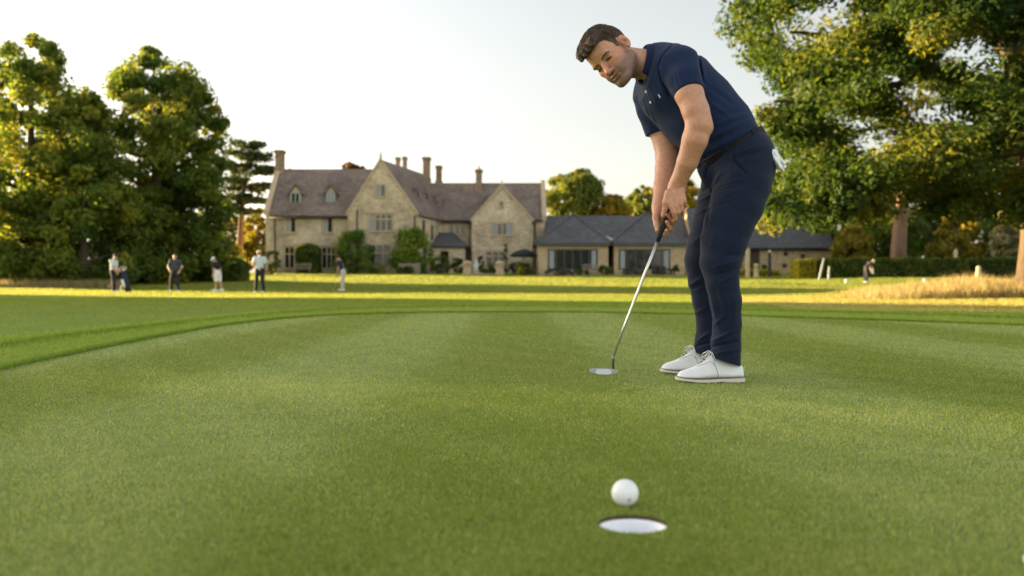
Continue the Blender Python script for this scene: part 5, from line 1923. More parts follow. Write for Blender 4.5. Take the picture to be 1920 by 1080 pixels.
# its front gable
yG = 89.0
gA, gB = P(885, 500, yG)[0], P(998, 500, yG)[0]
zk2 = P(0, 413, yG)[2]; ap2 = P(941, 351, yG)
mb = MB()
mb.prism([V3(gA, yG, GZ), V3(gB, yG, GZ), V3(gB, yG, zk2), V3(ap2[0], yG, ap2[2]), V3(gA, yG, zk2)], (0, 5.6, 0))
mb.build('wall', M_STONE, manor)
mb = MB()
for s, xe in ((-1, gA), (1, gB)):
    d = V3(xe - ap2[0], 0, zk2 - ap2[2]); d /= np.linalg.norm(d)
    n = V3(-d[2], 0, d[0])
    if n[2] < 0: n = -n
    lo = V3(xe, yG + .3, zk2) + d * .3 + n * .05; hi = V3(ap2[0], yG + .3, ap2[2]) + n * .05
    slab(mb, [lo, hi, hi + V3(0, 5.4, 0), lo + V3(0, 5.4, 0)], .18)
mb.build('roof', M_TILE, manor)
mb = MB()
for s, xe in ((-1, gA), (1, gB)):
    d = V3(xe - ap2[0], 0, zk2 - ap2[2]); d /= np.linalg.norm(d)
    lo = V3(xe, yG - .1, zk2) + d * .2; hi = V3(ap2[0], yG - .1, ap2[2] + .02)
    mb.prism([lo, hi, hi + V3(0, 0, .30), lo + V3(0, 0, .30)], (0, .42, 0))
mb.lathe([(.12, 0), (.09, .15), (.05, .25), (.08, .36), (.02, .55)], (ap2[0], yG + .1, ap2[2] + .24), 10)
mb.build('gable_coping', M_DRESS, manor)
window(manor, 923, 960, 419, 440, yG, 4, blind=(0, 3))
window(manor, 938, 943, 378, 388, yG, 1, sur=.1)
window(manor, 912, 946, 472, 500, yG, 3, .7)
window(manor, 843, 872, 421, 438, yC, 3, mul=.22)
for x in (gA - .25, gB + .35):
    mb = MB(); mb.tube([V3(x, yG + .35 if x < 0 else yC - .1, GZ), V3(x, yG + .35 if x < 0 else yC - .1, ze2 - .2)], .06, 8); mb.build('downpipe', M_PIPE, manor, True)
mb = MB(); mb.tube([V3(-7.0, yC - .36, ze2 - .34), V3(gA, yC - .36, ze2 - .34)], .075, 8); mb.build('gutter', M_PIPE, manor, True)
# porch in the corner
pA, pB = P(806, 500, 88.5), P(872, 500, 88.5)
z1 = P(0, 464, 88.5)[2]; z2 = P(0, 438, 90.5)[2]
mb = MB()
x0, x1 = pA[0], pB[0]
mb.box(x0 + .3, x0 + 1.0, 88.6, 89.0, GZ, z1); mb.box(x1 - 1.6, x1, 88.6, 89.0, GZ, z1)
mb.box(x0 + .3, x1, 88.62, 88.98, z1 - .35, z1 - .02); mb.box(x1 - .35, x1 - .02, 89.0, 91.2, GZ, z1)
porch = mb.build('porch', M_STONE, manor)
mb = MB()
slab(mb, [V3(x0, 88.3, z1), V3(x1 + .3, 88.3, z1), V3(x1 - 1.3, 91.0, z2), V3(x0, 91.0, z2)], .14)
slab(mb, [V3(x1 + .3, 88.3, z1), V3(x1 + .3, 91.2, z1), V3(x1 - 1.3, 91.0, z2)], .14)
mb.build('porch_roof', M_SLATE, porch)
mb = MB(); mb.box(x0 + 1.5, x0 + 2.6, 90.88, 90.99, GZ, GZ + 2.9); mb.build('door', M_DOOR, manor)
# chimneys
chimney(manor, 525, 282, 328, 90.2, .78, 0)
chimney(manor, 746.3, 295, 326, 93, .40, 0, .6); chimney(manor, 759.2, 294, 326, 93, .40, 0, .6)
chimney(manor, 800, 295, 345, 95.5, .72, 0)
chimney(manor, 823, 311, 347, 97, .58, 0)
chimney(manor, 898, 318, 360, 94.2, .62, 1)

# ---- pavilions with hipped slate roofs
def pavilion(name, label, u0, u1, va, ua, openings, y=80.0, depth=8.5):
    x0, x1 = P(u0, 500, y)[0], P(u1, 500, y)[0]
    ze = P(0, 456, y)[2]
    apx = P(ua, va, y + depth / 2)
    t = thing(name, ((x0 + x1) / 2, y, float(gz((x0 + x1) / 2, y))), label, 'pavilion', 'hipped pavilions beside the manor')
    a = P(openings[0], openings[3], y); b = P(openings[1], openings[2], y)
    mb = MB()
    m = .35
    X0, X1 = x0 + m, x1 - m
    mb.box(X0, a[0], y, y + .5, .9, ze); mb.box(b[0], X1, y, y + .5, .9, ze)
    mb.box(a[0], b[0], y + .003, y + .5, b[2], ze); mb.box(a[0], b[0], y + .003, y + .5, .9, a[2])
    mb.box(X0, X0 + .5, y + .5, y + depth, .9, ze); mb.box(X1 - .5, X1, y + .5, y + depth, .9, ze); mb.box(X0 + .5, X1 - .5, y + depth - .5, y + depth, .9, ze)
    mb.build('wall', M_STONE2, t)
    mb = MB()
    ap_ = V3(apx[0], y + depth / 2, apx[2])
    c = [V3(x0, y - .35, ze - .02), V3(x1, y - .35, ze - .02), V3(x1, y + depth + .35, ze - .02), V3(x0, y + depth + .35, ze - .02)]
    mb.add(c + [ap_], [(0, 1, 4), (1, 2, 4), (2, 3, 4), (3, 0, 4), (3, 2, 1, 0)])
    rf = mb.build('roof', M_SLATE, t)
    mb = MB()
    for p in c[:2]: mb.tube([p + V3(0, 0, .05), ap_ + V3(0, 0, .06)], .09, 6)
    mb.build('hip_ridge', M_SLATE, rf)
    mb = MB(); mb.box(x0 + .02, x1 - .02, y - .37, y - .30, ze - .22, ze + .02); mb.build('fascia', M_FRAMEG, t)
    mb = MB()
    w, h = b[0] - a[0], b[2] - a[2]
    n = 6
    for k in range(n + 1):
        xx = a[0] + w * k / n
        mb.box(max(a[0], xx - .06), min(b[0], xx + .06), y + .10, y + .22, a[2], b[2])
    mb.box(a[0], b[0], y + .11, y + .21, b[2] - .12, b[2]); mb.box(a[0], b[0], y + .11, y + .21, a[2], a[2] + .12)
    g = mb.build('glazed_door', M_FRAMEG, t)
    mb = MB(); mb.box(a[0], b[0], y + .15, y + .17, a[2] + .1, b[2] - .1); mb.build('pane', M_GLASS, g)
    for xx in (a[0] + .15, b[0] - .55):
        mb = MB(); mb.box(xx, xx + .42, y + .075, y + .098, a[2] + .12, b[2] - .12); mb.build('blind', M_BLIND_GLINT, g)
    return t


pavilion('pavilion', 'stone pavilion with pyramid slate roof and dark glazed front right beside the manor', 1002, 1148, 402, 1075, (1027, 1121, 467, 506))
pavilion('pavilion', 'stone pavilion with pyramid slate roof and glazed front behind the putter shaft', 1144, 1292, 399, 1212, (1160, 1257, 467, 506))
# ridge-roofed range behind them
rng_t = thing('link_range', (10, 90, float(gz(10, 90))), 'long low slate roofed range running behind the two pavilions', 'building')
y0, y1 = 89.0, 96.0
xa2, xb2 = P(1026, 500, y0)[0], P(1400, 500, y0)[0]
zz = P(0, 408, 92.5)[2]; zl = P(0, 450, y0)[2]
mb = MB(); mb.prism([V3(xa2, y0, GZ), V3(xa2, y1, GZ), V3(xa2, y1, zl), V3(xa2, 92.5, zz), V3(xa2, y0, zl)], (xb2 - xa2, 0, 0)); mb.build('wall', M_STONE2, rng_t)
mb = MB()
slab(mb, [V3(xa2 - .1, y0 - .3, zl - .1), V3(xb2 + .1, y0 - .3, zl - .1), V3(xb2 + .1, 92.5, zz + .08), V3(xa2 - .1, 92.5, zz + .08)], .14)
slab(mb, [V3(xa2 - .1, 92.51, zz + .08), V3(xb2 + .1, 92.51, zz + .08), V3(xb2 + .1, y1 + .3, zl - .1), V3(xa2 - .1, y1 + .3, zl - .1)], .14)
mb.build('roof', M_SLATE, rng_t)
mb = MB(); q = P(1136, 448, 82.2); mb.prism([q + V3(-.9, -1.2, -.35), q + V3(.9, -1.2, -.35), q + V3(.35, 1.5, .25), q + V3(-.35, 1.5, .25)], (0, 0, .10)); mb.build('lead_valley', M_LEAD, rng_t)
# ---- barn
barn = thing('stone_barn', (23, 87, float(gz(23, 87))), 'long low stone barn with plain slate roof to the right of the golfer', 'barn')
y0, y1 = 87.0, 94.0
xa3, xb3 = P(1300, 500, y0)[0], P(1560, 500, y0)[0]
zl = P(0, 461, y0)[2]; zz = P(0, 394, 90.5)[2]
mb = MB(); mb.prism([V3(xa3, y0, GZ), V3(xa3, y1, GZ), V3(xa3, y1, zl), V3(xa3, 90.5, zz), V3(xa3, y0, zl)], (xb3 - xa3, 0, 0)); mb.build('wall', M_STONE2, barn)
mb = MB()
slab(mb, [V3(xa3 - .1, y0 - .35, zl - .3), V3(xb3 + .15, y0 - .35, zl - .3), V3(xb3 + .15, 90.5, zz + .08), V3(xa3 - .1, 90.5, zz + .08)], .14)
slab(mb, [V3(xa3 - .1, 90.51, zz + .08), V3(xb3 + .15, 90.51, zz + .08), V3(xb3 + .15, y1 + .35, zl - .3), V3(xa3 - .1, y1 + .35, zl - .3)], .14)
mb.build('roof', M_SLATE, barn)
mb = MB(); mb.tube([V3(xa3, y0 - .40, zl - .34), V3(xb3, y0 - .40, zl - .34)], .07, 8); mb.build('gutter', M_PIPE, barn, True)
for u, v in ((1473, 476), (1471, 498), (1505, 480)):
    q = P(u, v, y0); mb = MB(); mb.box(q[0] - .2, q[0] + .2, y0 - .04, y0 + .05, q[2] - .2, q[2] + .2); mb.build('vent', M_DOOR, barn)
q0, q1 = P(1404, 500, y0), P(1424, 468, y0)
mb = MB(); mb.box(q0[0], q1[0], y0 - .06, y0 + .05, GZ, q1[2]); mb.build('door', M_DOOR, barn)

# ---- hedges, shrubs, borders
hedge('yew_hedge', 'low dark clipped hedge at the foot of the tall left trees', 'hedge', hx(90, 64), hx(400, 64), 64, 65.2, 1.15, ML_HEDGE, 201)
hedge('yew_hedge', 'rounded dark hedge block between the capped golfer and the man in pale blue', 'hedge', hx(385, 62), hx(452, 62), 62, 64, 1.75, ML_HEDGE, 202, round_=.5)
hedge('beech_hedge', 'long clipped green hedge under the oak on the right', 'hedge', hx(1556, 66), hx(1815, 66), 66, 67.6, 1.45, ML_HEDGE, 203, tint=(.60, .25))
hedge('beech_hedge', 'dark end of the right hedge nearest to the oak trunk', 'hedge', hx(1835, 66), hx(1912, 66), 66, 67.6, 1.5, ML_HEDGE, 204, tint=(.35, .2))
hedge('golden_hedge', 'bright yellow clipped hedge block in front of the barn end', 'hedge', hx(1497, 66.5), hx(1530, 66.5), 66.5, 68.5, 1.45, ML_GOLDH, 205)
hedge('beech_hedge', 'short dark hedge block just right of the yellow one', 'hedge', hx(1532, 68.6), hx(1554, 68.6), 68.6, 70.0, 1.45, ML_HEDGE, 206)
hedge('box_hedge', 'low yellow green edging hedge in front of the barn door', 'hedge', hx(1386, 76), hx(1462, 76), 76, 77, .6, ML_GOLDH, 207, tint=(.25, .25), round_=.5)
hedge('topiary_block', 'tall clipped evergreen block between the two ground floor windows of the left wing', 'topiary', hx(556, 84), hx(596, 84), 83.4, 85.6, 2.75, ML_HEDGE, 208, round_=.25)
BS = 'shrubs along the foot of the buildings'
bush('climbing_shrub', 'big green climber left of the central gable window', 662, 512, 78, 84, 83.8, ML_VINE, 211, None, 48, 110, .18, 'climbing plant')
bush('climbing_shrub', 'tallest bright green climber on the right corner of the central gable', 772, 512, 84, 92, 83.6, ML_VINE, 213, None, 56, 120, .19, 'climbing plant', tint=(.6, .22))
bush('cone_topiary', 'pointed evergreen cone in front of the right gable', 948, 512, 20, 63, 86.5, ML_HEDGE, 214, None, 26, 90, .12, 'topiary', True, (.35, .2))
for i, (u, vb, w, hp_, y, m_, lab, cat) in enumerate((
        (512, 512, 34, 46, 84.5, ML_HEDGE, 'dark bush against the left corner of the manor', 'shrub'),
        (648, 513, 40, 42, 82.5, ML_HEDGE, 'dark rounded bush at the foot of the left climber', 'shrub'),
        (706, 514, 50, 20, 81.5, ML_HEDGE, 'low dark bush under the middle ground floor window', 'shrub'),
        (800, 513, 38, 34, 83, ML_VINE, 'green bush at the foot of the bright climber', 'shrub'),
        (826, 513, 40, 36, 84, ML_HEDGE, 'rounded bush in front of the porch', 'shrub'),
        (858, 513, 34, 30, 85, ML_HEDGE, 'dark bush right of the porch door', 'shrub'),
        (902, 508, 16, 38, 85.5, ML_HEDGE, 'slim standard bush left of the right gable door', 'shrub'),
        (920, 514, 40, 18, 83, ML_HEDGE, 'low box bush between the two stone gate piers', 'shrub'),
        (962, 513, 22, 24, 82, ML_LAV, 'brownish flowering clump right of the gate piers', 'shrub'),
        (984, 512, 46, 24, 81, ML_HEDGE, 'wide grey green bush below the dark garden parasol', 'shrub'),
        (976, 514, 14, 16, 79.5, ML_GOLDH, 'small yellow bush near the pavilion corner', 'shrub'),
        (993, 514, 16, 17, 79.5, ML_LAV, 'pale buff shrub at the pavilion corner', 'shrub'),
        (1046, 515, 56, 15, 78.6, ML_LAV, 'greyish lavender clump under the first glazed front', 'shrub'),
        (1088, 515, 40, 12, 78.6, ML_HEDGE, 'low green clump below the middle of the first glazed front', 'shrub'),
        (1136, 514, 30, 22, 78.6, ML_HEDGE, 'dark bush between the two pavilions', 'shrub'),
        (1186, 515, 44, 16, 78.6, ML_LAV, 'lavender clump below the left half of the second glazed front', 'shrub'),
        (1232, 515, 40, 18, 78.6, ML_LAV, 'purplish lavender clump below the second glazed front', 'shrub'),
        (1264, 512, 22, 24, 78.8, ML_HEDGE, 'dark bush at the right end of the second pavilion', 'shrub'),
        (1394, 512, 36, 44, 84, ML_HEDGE, 'dark bush beside the barn door behind the golfer', 'shrub'),
        (1434, 513, 16, 18, 82, ML_HEDGE, 'small dark bush by the barn wall', 'shrub'),
        (1520, 484, 40, 22, 72, ML_HEDGE, 'dark bush rising behind the yellow hedge block', 'shrub'),
        (1655, 486, 30, 40, 74, ML_MID, 'green bush showing over the long right hedge', 'shrub'),
        (28, 534, 60, 56, 52, ML_VINE, 'sunlit leafy bush at the foot of the far left lime', 'shrub'),
        (440, 512, 44, 44, 80, ML_MID, 'green bush between the hedge block and the manor wall', 'shrub'),
        (500, 514, 30, 26, 80, ML_HEDGE, 'low bush in front of the left end of the manor', 'shrub'),
        (590, 514, 26, 12, 82, ML_HEDGE, 'low plant at the foot of the tall clipped evergreen block', 'shrub'),
        (760, 515, 44, 14, 81, ML_HEDGE, 'low dark plants in front of the wooden planter', 'shrub'))):
    bush('shrub', lab, u, vb, w, hp_, y, m_, 230 + i, BS, 12 if w < 30 else 18, 80, .13, cat)

# borders of soil and the stone terrace
tb_ = MB()
def sheet(name, pts, mat, zo):
    mb = MB()
    p = [(x, y, float(gz(x, y)) + zo) for x, y in pts]
    mb.add(p, [tuple(range(len(p)))])
    o = mb.build(name, mat)
    if o.data.polygons[0].normal.z < 0: o.data.flip_normals()
    tag(o, kind='structure')
    return o


M_PAVE = simple('terrace_paving', (.33, .26, .18), .9, .2, 3, .3, 12, .02)
M_PATH = simple('gravel_path', (.34, .27, .19), .95, .2, 8, .5, 30, .02)
qa, qb = hx(884, 81), hx(930, 81)
pp = [(qa, 78.6), (qb, 78.6), (qb + .2, 84), (qb + .3, 88.5), (qa + .4, 88.5), (qa + .2, 84)]
sheet('garden_path', pp, M_PATH, .05)
sheet('terrace', [(hx(1010, 79), 77.6), (hx(1285, 79), 77.6), (hx(1285, 79), 79.98), (hx(1010, 79), 79.98)], M_PAVE, .03)

# gate piers, statue, benches, parasol, planter, bollards
def pier(u, label):
    y = 80.0
    c = P(u, 512, y); g = float(gz(c[0], y))
    t = thing('stone_pier', (c[0], y, g), label, 'gate pier', 'stone piers flanking the garden path')
    mb = MB()
    mb.box(c[0] - .42, c[0] + .42, y - .42, y + .42, g - .1, g + .12); mb.box(c[0] - .34, c[0] + .34, y - .34, y + .34, g + .12, g + .72)
    mb.box(c[0] - .46, c[0] + .46, y - .46, y + .46, g + .72, g + .84)
    mb.build('pier_shaft', M_DRESS, t, bevel=.02)
    mb = MB(); mb.lathe([(.10, 0), (.30, .03), (.40, .14), (.36, .28), (.22, .36), (.01, .38)], (c[0], y, g + .84), 14)
    mb.build('cap_stone', M_DRESS, t, True)


pier(876, 'stone pier with rounded cap on the left side of the garden path')
pier(937, 'stone pier with rounded cap on the right side of the garden path')
c = P(893, 513, 83); g = float(gz(c[0], 83))
st = thing('statue', (c[0], 83, g), 'small white garden statue behind the left stone pier', 'statue')
f = Field(); f.chain([V3(c[0], 83, g + .30), V3(c[0], 83, g + .62), V3(c[0] + .03, 83, g + .95)], [.20, .17, .13], .05); f.cap(V3(c[0] + .03, 83, g + 1.12), V3(c[0] + .05, 82.98, g + 1.18), .10, .09, .03); f.cap(V3(c[0] - .1, 82.95, g + .9), V3(c[0] - .22, 82.85, g + .6), .06, .05, .04); f.cap(V3(c[0] + .14, 82.95, g + .88), V3(c[0] + .2, 82.8, g + .62), .06, .05, .04)
f.build('figure', .035, M_WOODW, st)
mb = MB(); mb.box(c[0] - .24, c[0] + .24, 82.76, 83.24, g - .1, g + .32); mb.build('plinth', M_DRESS, st, bevel=.02)

M_TEAK = simple('weathered_teak', (.22, .17, .125), .85, .25, 6, .2, 20, .01)
M_DGREEN = simple('dark_green_canvas', (.014, .026, .022), .85, .2, 3)


def bench(u, label, y=82.5, w=1.6):
    c = P(u, 512, y); g = float(gz(c[0], y)); x = c[0]
    t = thing('garden_bench', (x, y, g), label, 'bench', 'wooden benches in front of the manor')
    mb = MB()
    for k in range(4): mb.box(x - w / 2, x + w / 2, y - .25 + k * .13, y - .15 + k * .13, g + .42, g + .46)
    mb.build('seat', M_TEAK, t)
    mb = MB()
    mb.box(x - w / 2, x + w / 2, y + .26, y + .31, g + .86, g + .95); mb.box(x - w / 2, x + w / 2, y + .26, y + .30, g + .5, g + .56)
    for k in range(9): xx = x - w / 2 + .1 + k * (w - .2) / 8; mb.box(xx - .03, xx + .03, y + .265, y + .295, g + .56, g + .86)
    mb.build('backrest', M_TEAK, t)
    for sx in (-1, 1):
        for sy, hh_ in ((-.24, .62), (.28, .9)):
            mb = MB(); mb.box(x + sx * (w / 2 - .06) - .035, x + sx * (w / 2 - .06) + .035, y + sy - .035, y + sy + .035, g - .02, g + hh_); mb.build('leg', M_TEAK, t)
        mb = MB(); mb.box(x + sx * (w / 2 - .06) - .04, x + sx * (w / 2 - .06) + .04, y - .3, y + .3, g + .62, g + .66); mb.build('armrest', M_TEAK, t)


bench(567, 'wooden bench in front of the tall clipped evergreen block', 82.2, 1.5)
bench(1107, 'grey wooden bench in front of the first glazed pavilion', 78.2, 1.3)
c = P(768, 513, 81.8); g = float(gz(c[0], 81.8))
t = thing('wooden_planter', (c[0], 81.8, g), 'wide weathered wooden planter in front of the bright climber', 'planter')
mb = MB(); x = c[0]
mb.box(x - .95, x + .95, 81.5, 81.56, g - .05, g + .95); mb.box(x - .95, x + .95, 82.2, 82.26, g - .05, g + .95); mb.box(x - .95, x - .89, 81.56, 82.2, g - .05, g + .95); mb.box(x + .89, x + .95, 81.56, 82.2, g - .05, g + .95)
for k in (-1, 0, 1): mb.box(x + k * .9 - .05, x + k * .9 + .05, 81.46, 81.5, g - .05, g + 1.0)
mb.build('box', M_TEAK, t)
mb = MB(); mb.box(x - .89, x + .89, 81.56, 82.2, g + .3, g + .88); mb.build('soil', M_SOILBED, t)
c = P(982, 512, 83); g = float(gz(c[0], 83)); x = c[0]
t = thing('garden_parasol', (x, 83, g), 'dark green garden parasol open beside the right gable', 'parasol')
mb = MB(); mb.tube([(x, 83, g - .05), (x, 83, g + 2.15)], .035, 8); mb.lathe([(.3, 0), (.3, .08), (.05, .1)], (x, 83, g), 12); mb.build('pole', M_TEAK, t)
mb = MB()
rings = [[(x + r_ * math.cos(q), 83 + r_ * math.sin(q), g + z_ - (.05 * (math.cos(4 * q) ** 2) if r_ > .5 else 0)) for q in np.linspace(0, 2 * math.pi, 16, endpoint=False)] for r_, z_ in ((.02, 2.25), (.5, 2.13), (1.0, 1.92), (1.25, 1.72), (1.25, 1.55))]
mb.loft(rings, caps=False); mb.build('canopy', M_DGREEN, t, solid=.02)
t = thing('bollard_light', on_ground(hx(1443, 74), 74), 'dark slim lamp post with pale cap in front of the barn wall', 'bollard')
c = P(1443, 512, 74); g = float(gz(c[0], 74))
mb = MB(); mb.box(c[0] - .11, c[0] + .11, 73.89, 74.11, g - .1, g + 1.95); mb.build('post', M_PIPE, t, bevel=.01)
mb = MB(); mb.lathe([(.08, 0), (.14, .02), (.15, .12), (.09, .22), (.01, .25)], (c[0], 74, g + 1.95), 12); mb.build('cap', M_DRESS, t, True)
t = thing('wooden_post', on_ground(hx(1402, 70), 70), 'tall pale square post beside the trouser leg of the golfer in front of the barn', 'post')
c = P(1402, 512, 70); g = float(gz(c[0], 70))
mb = MB(); mb.box(c[0] - .13, c[0] + .13, 69.87, 70.13, g - .1, g + 2.25); mb.box(c[0] - .16, c[0] + .16, 69.84, 70.16, g + 2.25, g + 2.31); mb.build('shaft', M_DRESS, t, bevel=.01)
t = thing('stone_post', on_ground(hx(1418, 72), 72), 'short pale stone post between the tall post and the lamp post', 'post')
c = P(1418, 512, 72); g = float(gz(c[0], 72))
mb = MB(); mb.lathe([(.22, -.1), (.22, .1), (.17, .16), (.16, .92), (.22, .98), (.20, 1.08), (.02, 1.12)], (c[0], 72, g), 12); mb.build('shaft', M_DRESS, t, True)
for u, y, h, lab in ((1835, 60, .9, 'small cream stone marker on the bank in front of the dark hedge end'), (1792, 72, 2.2, 'pale post rising behind the long right hedge')):
    c = P(u, 512, y); g = float(gz(c[0], y))
    t = thing('marker_stone' if h < 1 else 'pale_post', (c[0], y, g), lab, 'marker' if h < 1 else 'post')
    mb = MB(); mb.lathe([(.20, -.1), (.22, .05), (.20, h * .5), (.13, h * .72), (.16, h * .86), (.10, h), (.01, h + .03)], (c[0], y, g), 12); mb.build('shaft', M_DRESS, t, True)
for u, y, lab in ((1587.5, 57, 'white ball shaped tee marker left of the bending figure'), (1734, 57, 'white ball shaped tee marker near the golden grass')):
    c = P(u, 512, y); g = float(gz(c[0], y))
    t = thing('tee_marker', (c[0], y, g), lab, 'tee marker', 'white tee markers on the raised tee')
    mb = MB(); mb.lathe([(.005, .02), (.07, .03), (.115, .10), (.125, .15), (.115, .20), (.07, .27), (.005, .285)], (c[0], y, g), 14); mb.build('ball', M_WOODW, t, True)
    mb = MB(); mb.tube([(c[0], y, g - .1), (c[0], y, g + .05)], .02, 6); mb.build('spike', M_PIPE, t)
for u0, v0, u1, v1, lab in ((1536, 514, 1545, 484, 'taller of two leaning pale stone slabs by the right hedge'), (1554, 513, 1555, 499, 'shorter of two leaning pale stone slabs by the right hedge')):
    a, b = P(u0, v0, 63), P(u1, v1, 63)
    g = float(gz(a[0], 63)); a[2] = g - .05
    t = thing('standing_slab', (a[0], 63, g), lab, 'stone slab')
    mb = MB(); w = .075
    mb.loft([[a + V3(-w, -.08, 0), a + V3(w, -.08, 0), a + V3(w, .08, 0), a + V3(-w, .08, 0)], [(a + b) / 2 + V3(-w * .9, -.07, 0), (a + b) / 2 + V3(w * .8, -.07, 0), (a + b) / 2 + V3(w * .8, .07, 0), (a + b) / 2 + V3(-w * .9, .07, 0)], [b + V3(-w * .6, -.05, 0), b + V3(w * .6, -.05, 0), b + V3(w * .6, .05, 0), b + V3(-w * .6, .05, 0)]])
    mb.build('slab', M_SLABS, t, bevel=.02)
# ================================================================ the golfers in the distance
def cloth(name, col): return simple(name, col, .85, .12, 6, .2, 40, .01)


C_PALE = cloth('pale_blue_cotton', (.50, .56, .62)); C_NAVY = cloth('navy_cotton', (.022, .028, .050)); C_GREY = cloth('slate_cotton', (.050, .056, .075))
C_DARK = cloth('dark_trousers', (.020, .021, .028)); C_CREAM = cloth('cream_trousers', (.52, .48, .42)); C_WHITE = cloth('white_cotton', (.72, .72, .70)); C_BLACK = cloth('black_cotton', (.014, .014, .017))
M_SKIN2 = simple('tanned_skin', (.46, .27, .185), .55, .08, 12)
M_HAIR2 = simple('dark_hair', (.05, .035, .025), .7, .2, 40)


def walker(name, label, u, v, y, J, shirt, trous, hat=None, shorts=False, height=1.78, hair=M_HAIR2):
    """J: joints in metres from the standing point: x to the right, y away, z up"""
    c = P(u, v, y); o = V3(c[0], y, float(gz(c[0], y)))
    k = height / 1.78
    j = {n: o + np.array(p, float) * k for n, p in J.items()}
    b = Field()
    hd, nk = j['head'], j['neck']
    hdv = (hd - nk) / np.linalg.norm(hd - nk)
    face = np.array(J.get('face', (0, -1, 0)), float); face -= hdv * (face @ hdv); face /= np.linalg.norm(face)
    lat = np.cross(face, hdv)
    A = np.stack([lat, face, hdv])
    q = lambda x, yy, z: hd + k * (x * lat + yy * face + z * hdv)
    b.ell(q(0, -.005, .03), A, np.array([.078, .098, .092]) * k, .02); b.ell(q(0, .03, -.045), A, np.array([.060, .060, .075]) * k, .03)
    b.cap(q(0, .092, .01), q(0, .112, -.03), .008 * k, .013 * k, .012)
    for s in (-1, 1):
        b.ell(q(s * .08, -.005, -.005), A, np.array([.012, .02, .032]) * k, .006); b.ell(q(s * .033, .098, .012), A, np.array([.018, .012, .010]) * k, .008, True)
    b.cap(q(-.02, .10, -.068), q(.02, .10, -.068), .004, .004, .006, None, True)
    b.cap(hd - hdv * .05 * k, nk, .056 * k, .062 * k, .03)
    mid = (j['hipL'] + j['hipR']) / 2
    b.chain([nk, (nk + mid) / 2, mid], [.07 * k, .10 * k, .10 * k], .04)
    for s in 'LR':
        b.chain([j['sh' + s], j['el' + s], j['wr' + s]], [.050 * k, .042 * k, .028 * k], .015)
        d = j['hd' + s] - j['wr' + s]; d /= np.linalg.norm(d)
        sd = np.cross(d, V3(.2, 1, .1)); sd /= np.linalg.norm(sd)
        pe = j['wr' + s] + d * .085 * k
        b.cap(j['wr' + s] + d * .02 * k, pe, .030 * k, .034 * k, .015, (sd, 1.25))
        for m, ln in ((-.030, .062), (-.010, .074), (.010, .070), (.030, .055)):
            f0 = pe + sd * m * k; f1 = f0 + d * ln * .55 * k + V3(0, -.008, 0); f2 = f0 + d * ln * k + V3(0, -.03, -.01)
            b.chain([f0, f1, f2], [.0105 * k, .0098 * k, .0085 * k], .003)
        t0 = j['wr' + s] + d * .03 * k + sd * .026 * k
        b.chain([t0, t0 + (d * .03 + sd * .022) * k, t0 + (d * .06 + sd * .024) * k + V3(0, -.015, 0)], [.014 * k, .0115 * k, .0095 * k], .004)
        b.chain([j['hip' + s], j['kn' + s], j['an' + s]], [.085 * k, .052 * k, .040 * k], .02)
    body = b.build('person', .0115, M_SKIN2)
    tag(body, label, 'person', 'golfers in the distance')
    sh = Field()
    ml, fl = (j['shL'] + j['shR']) / 2, np.cross(j['shL'] - j['shR'], V3(0, 0, 1)); fl = (j['shR'] - j['shL']) / np.linalg.norm(j['shR'] - j['shL'])
    sh.cap(j['shL'], j['shR'], .085 * k, .085 * k, .05)
    sh.cap(ml - V3(0, 0, .10) * k, mid + (ml - mid) * .12, .128 * k, .128 * k, .05, (fl, 1.28))
    for s in 'LR': sh.chain([j['sh' + s], j['sh' + s] * .45 + j['el' + s] * .55, j['sh' + s] * .25 + j['el' + s] * .75], [.078 * k, .068 * k, .066 * k], .03)
    sh.cap(nk - hdv * .03, nk + hdv * .02, .078 * k, .074 * k, .02)
    sn_ = {s: (j['el' + s] - j['sh' + s]) / np.linalg.norm(j['el' + s] - j['sh' + s]) for s in 'LR'}

    def sp(X, d):
        d = d + .004 * np.sin(X[:, 0] * 40 + X[:, 2] * 25) * np.sin(X[:, 2] * 31 + X[:, 1] * 20)
        for s in 'LR':
            e = j['sh' + s] * .30 + j['el' + s] * .70
            tt = (X - e) @ sn_[s]; rr_ = np.linalg.norm(X - e - tt[:, None] * sn_[s], axis=1)
            d = np.where((rr_ < .10 * k) & (tt < .2), np.maximum(d, tt), d)
        return d
    sh.post = sp
    sh.build('polo_shirt', .014, shirt, body)
    tr_ = Field()
    tr_.cap(mid + (ml - mid) * .22, mid - V3(0, 0, .06) * k, .128 * k, .125 * k, .04, (fl, 1.28))
    for s in 'LR':
        if shorts: tr_.chain([j['hip' + s], j['kn' + s] * .85 + j['hip' + s] * .15 ], [.108 * k, .098 * k], .03)
        else: tr_.chain([j['hip' + s], j['kn' + s], j['an' + s] + V3(0, 0, .0)], [.104 * k, .080 * k, .070 * k], .03)
    tr_.post = lambda X, d: np.maximum(d + .004 * np.sin(X[:, 0] * 33 + X[:, 2] * 29), (o[2] + .065 * k) - X[:, 2])
    tr_.build('shorts' if shorts else 'trousers', .014, trous, body)
    for s in 'LR':
        f = Field(); a = j['an' + s]; td = np.array(J.get('toe', (0, -1, 0)), float); td /= np.linalg.norm(td)
        g0 = V3(a[0], a[1], o[2] + .045)
        f.cap(g0 - td * .06, g0 + td * .10, .046, .044, .02); f.cap(g0 + td * .10, g0 + td * .17 - V3(0, 0, .008), .044, .036, .02); f.cap(g0, a, .045, .05, .03)
        f.post = lambda X, d: np.maximum(d, o[2] + .0 - X[:, 2])
        f.build('shoe', .013, C_WHITE, body)
    h = Field()
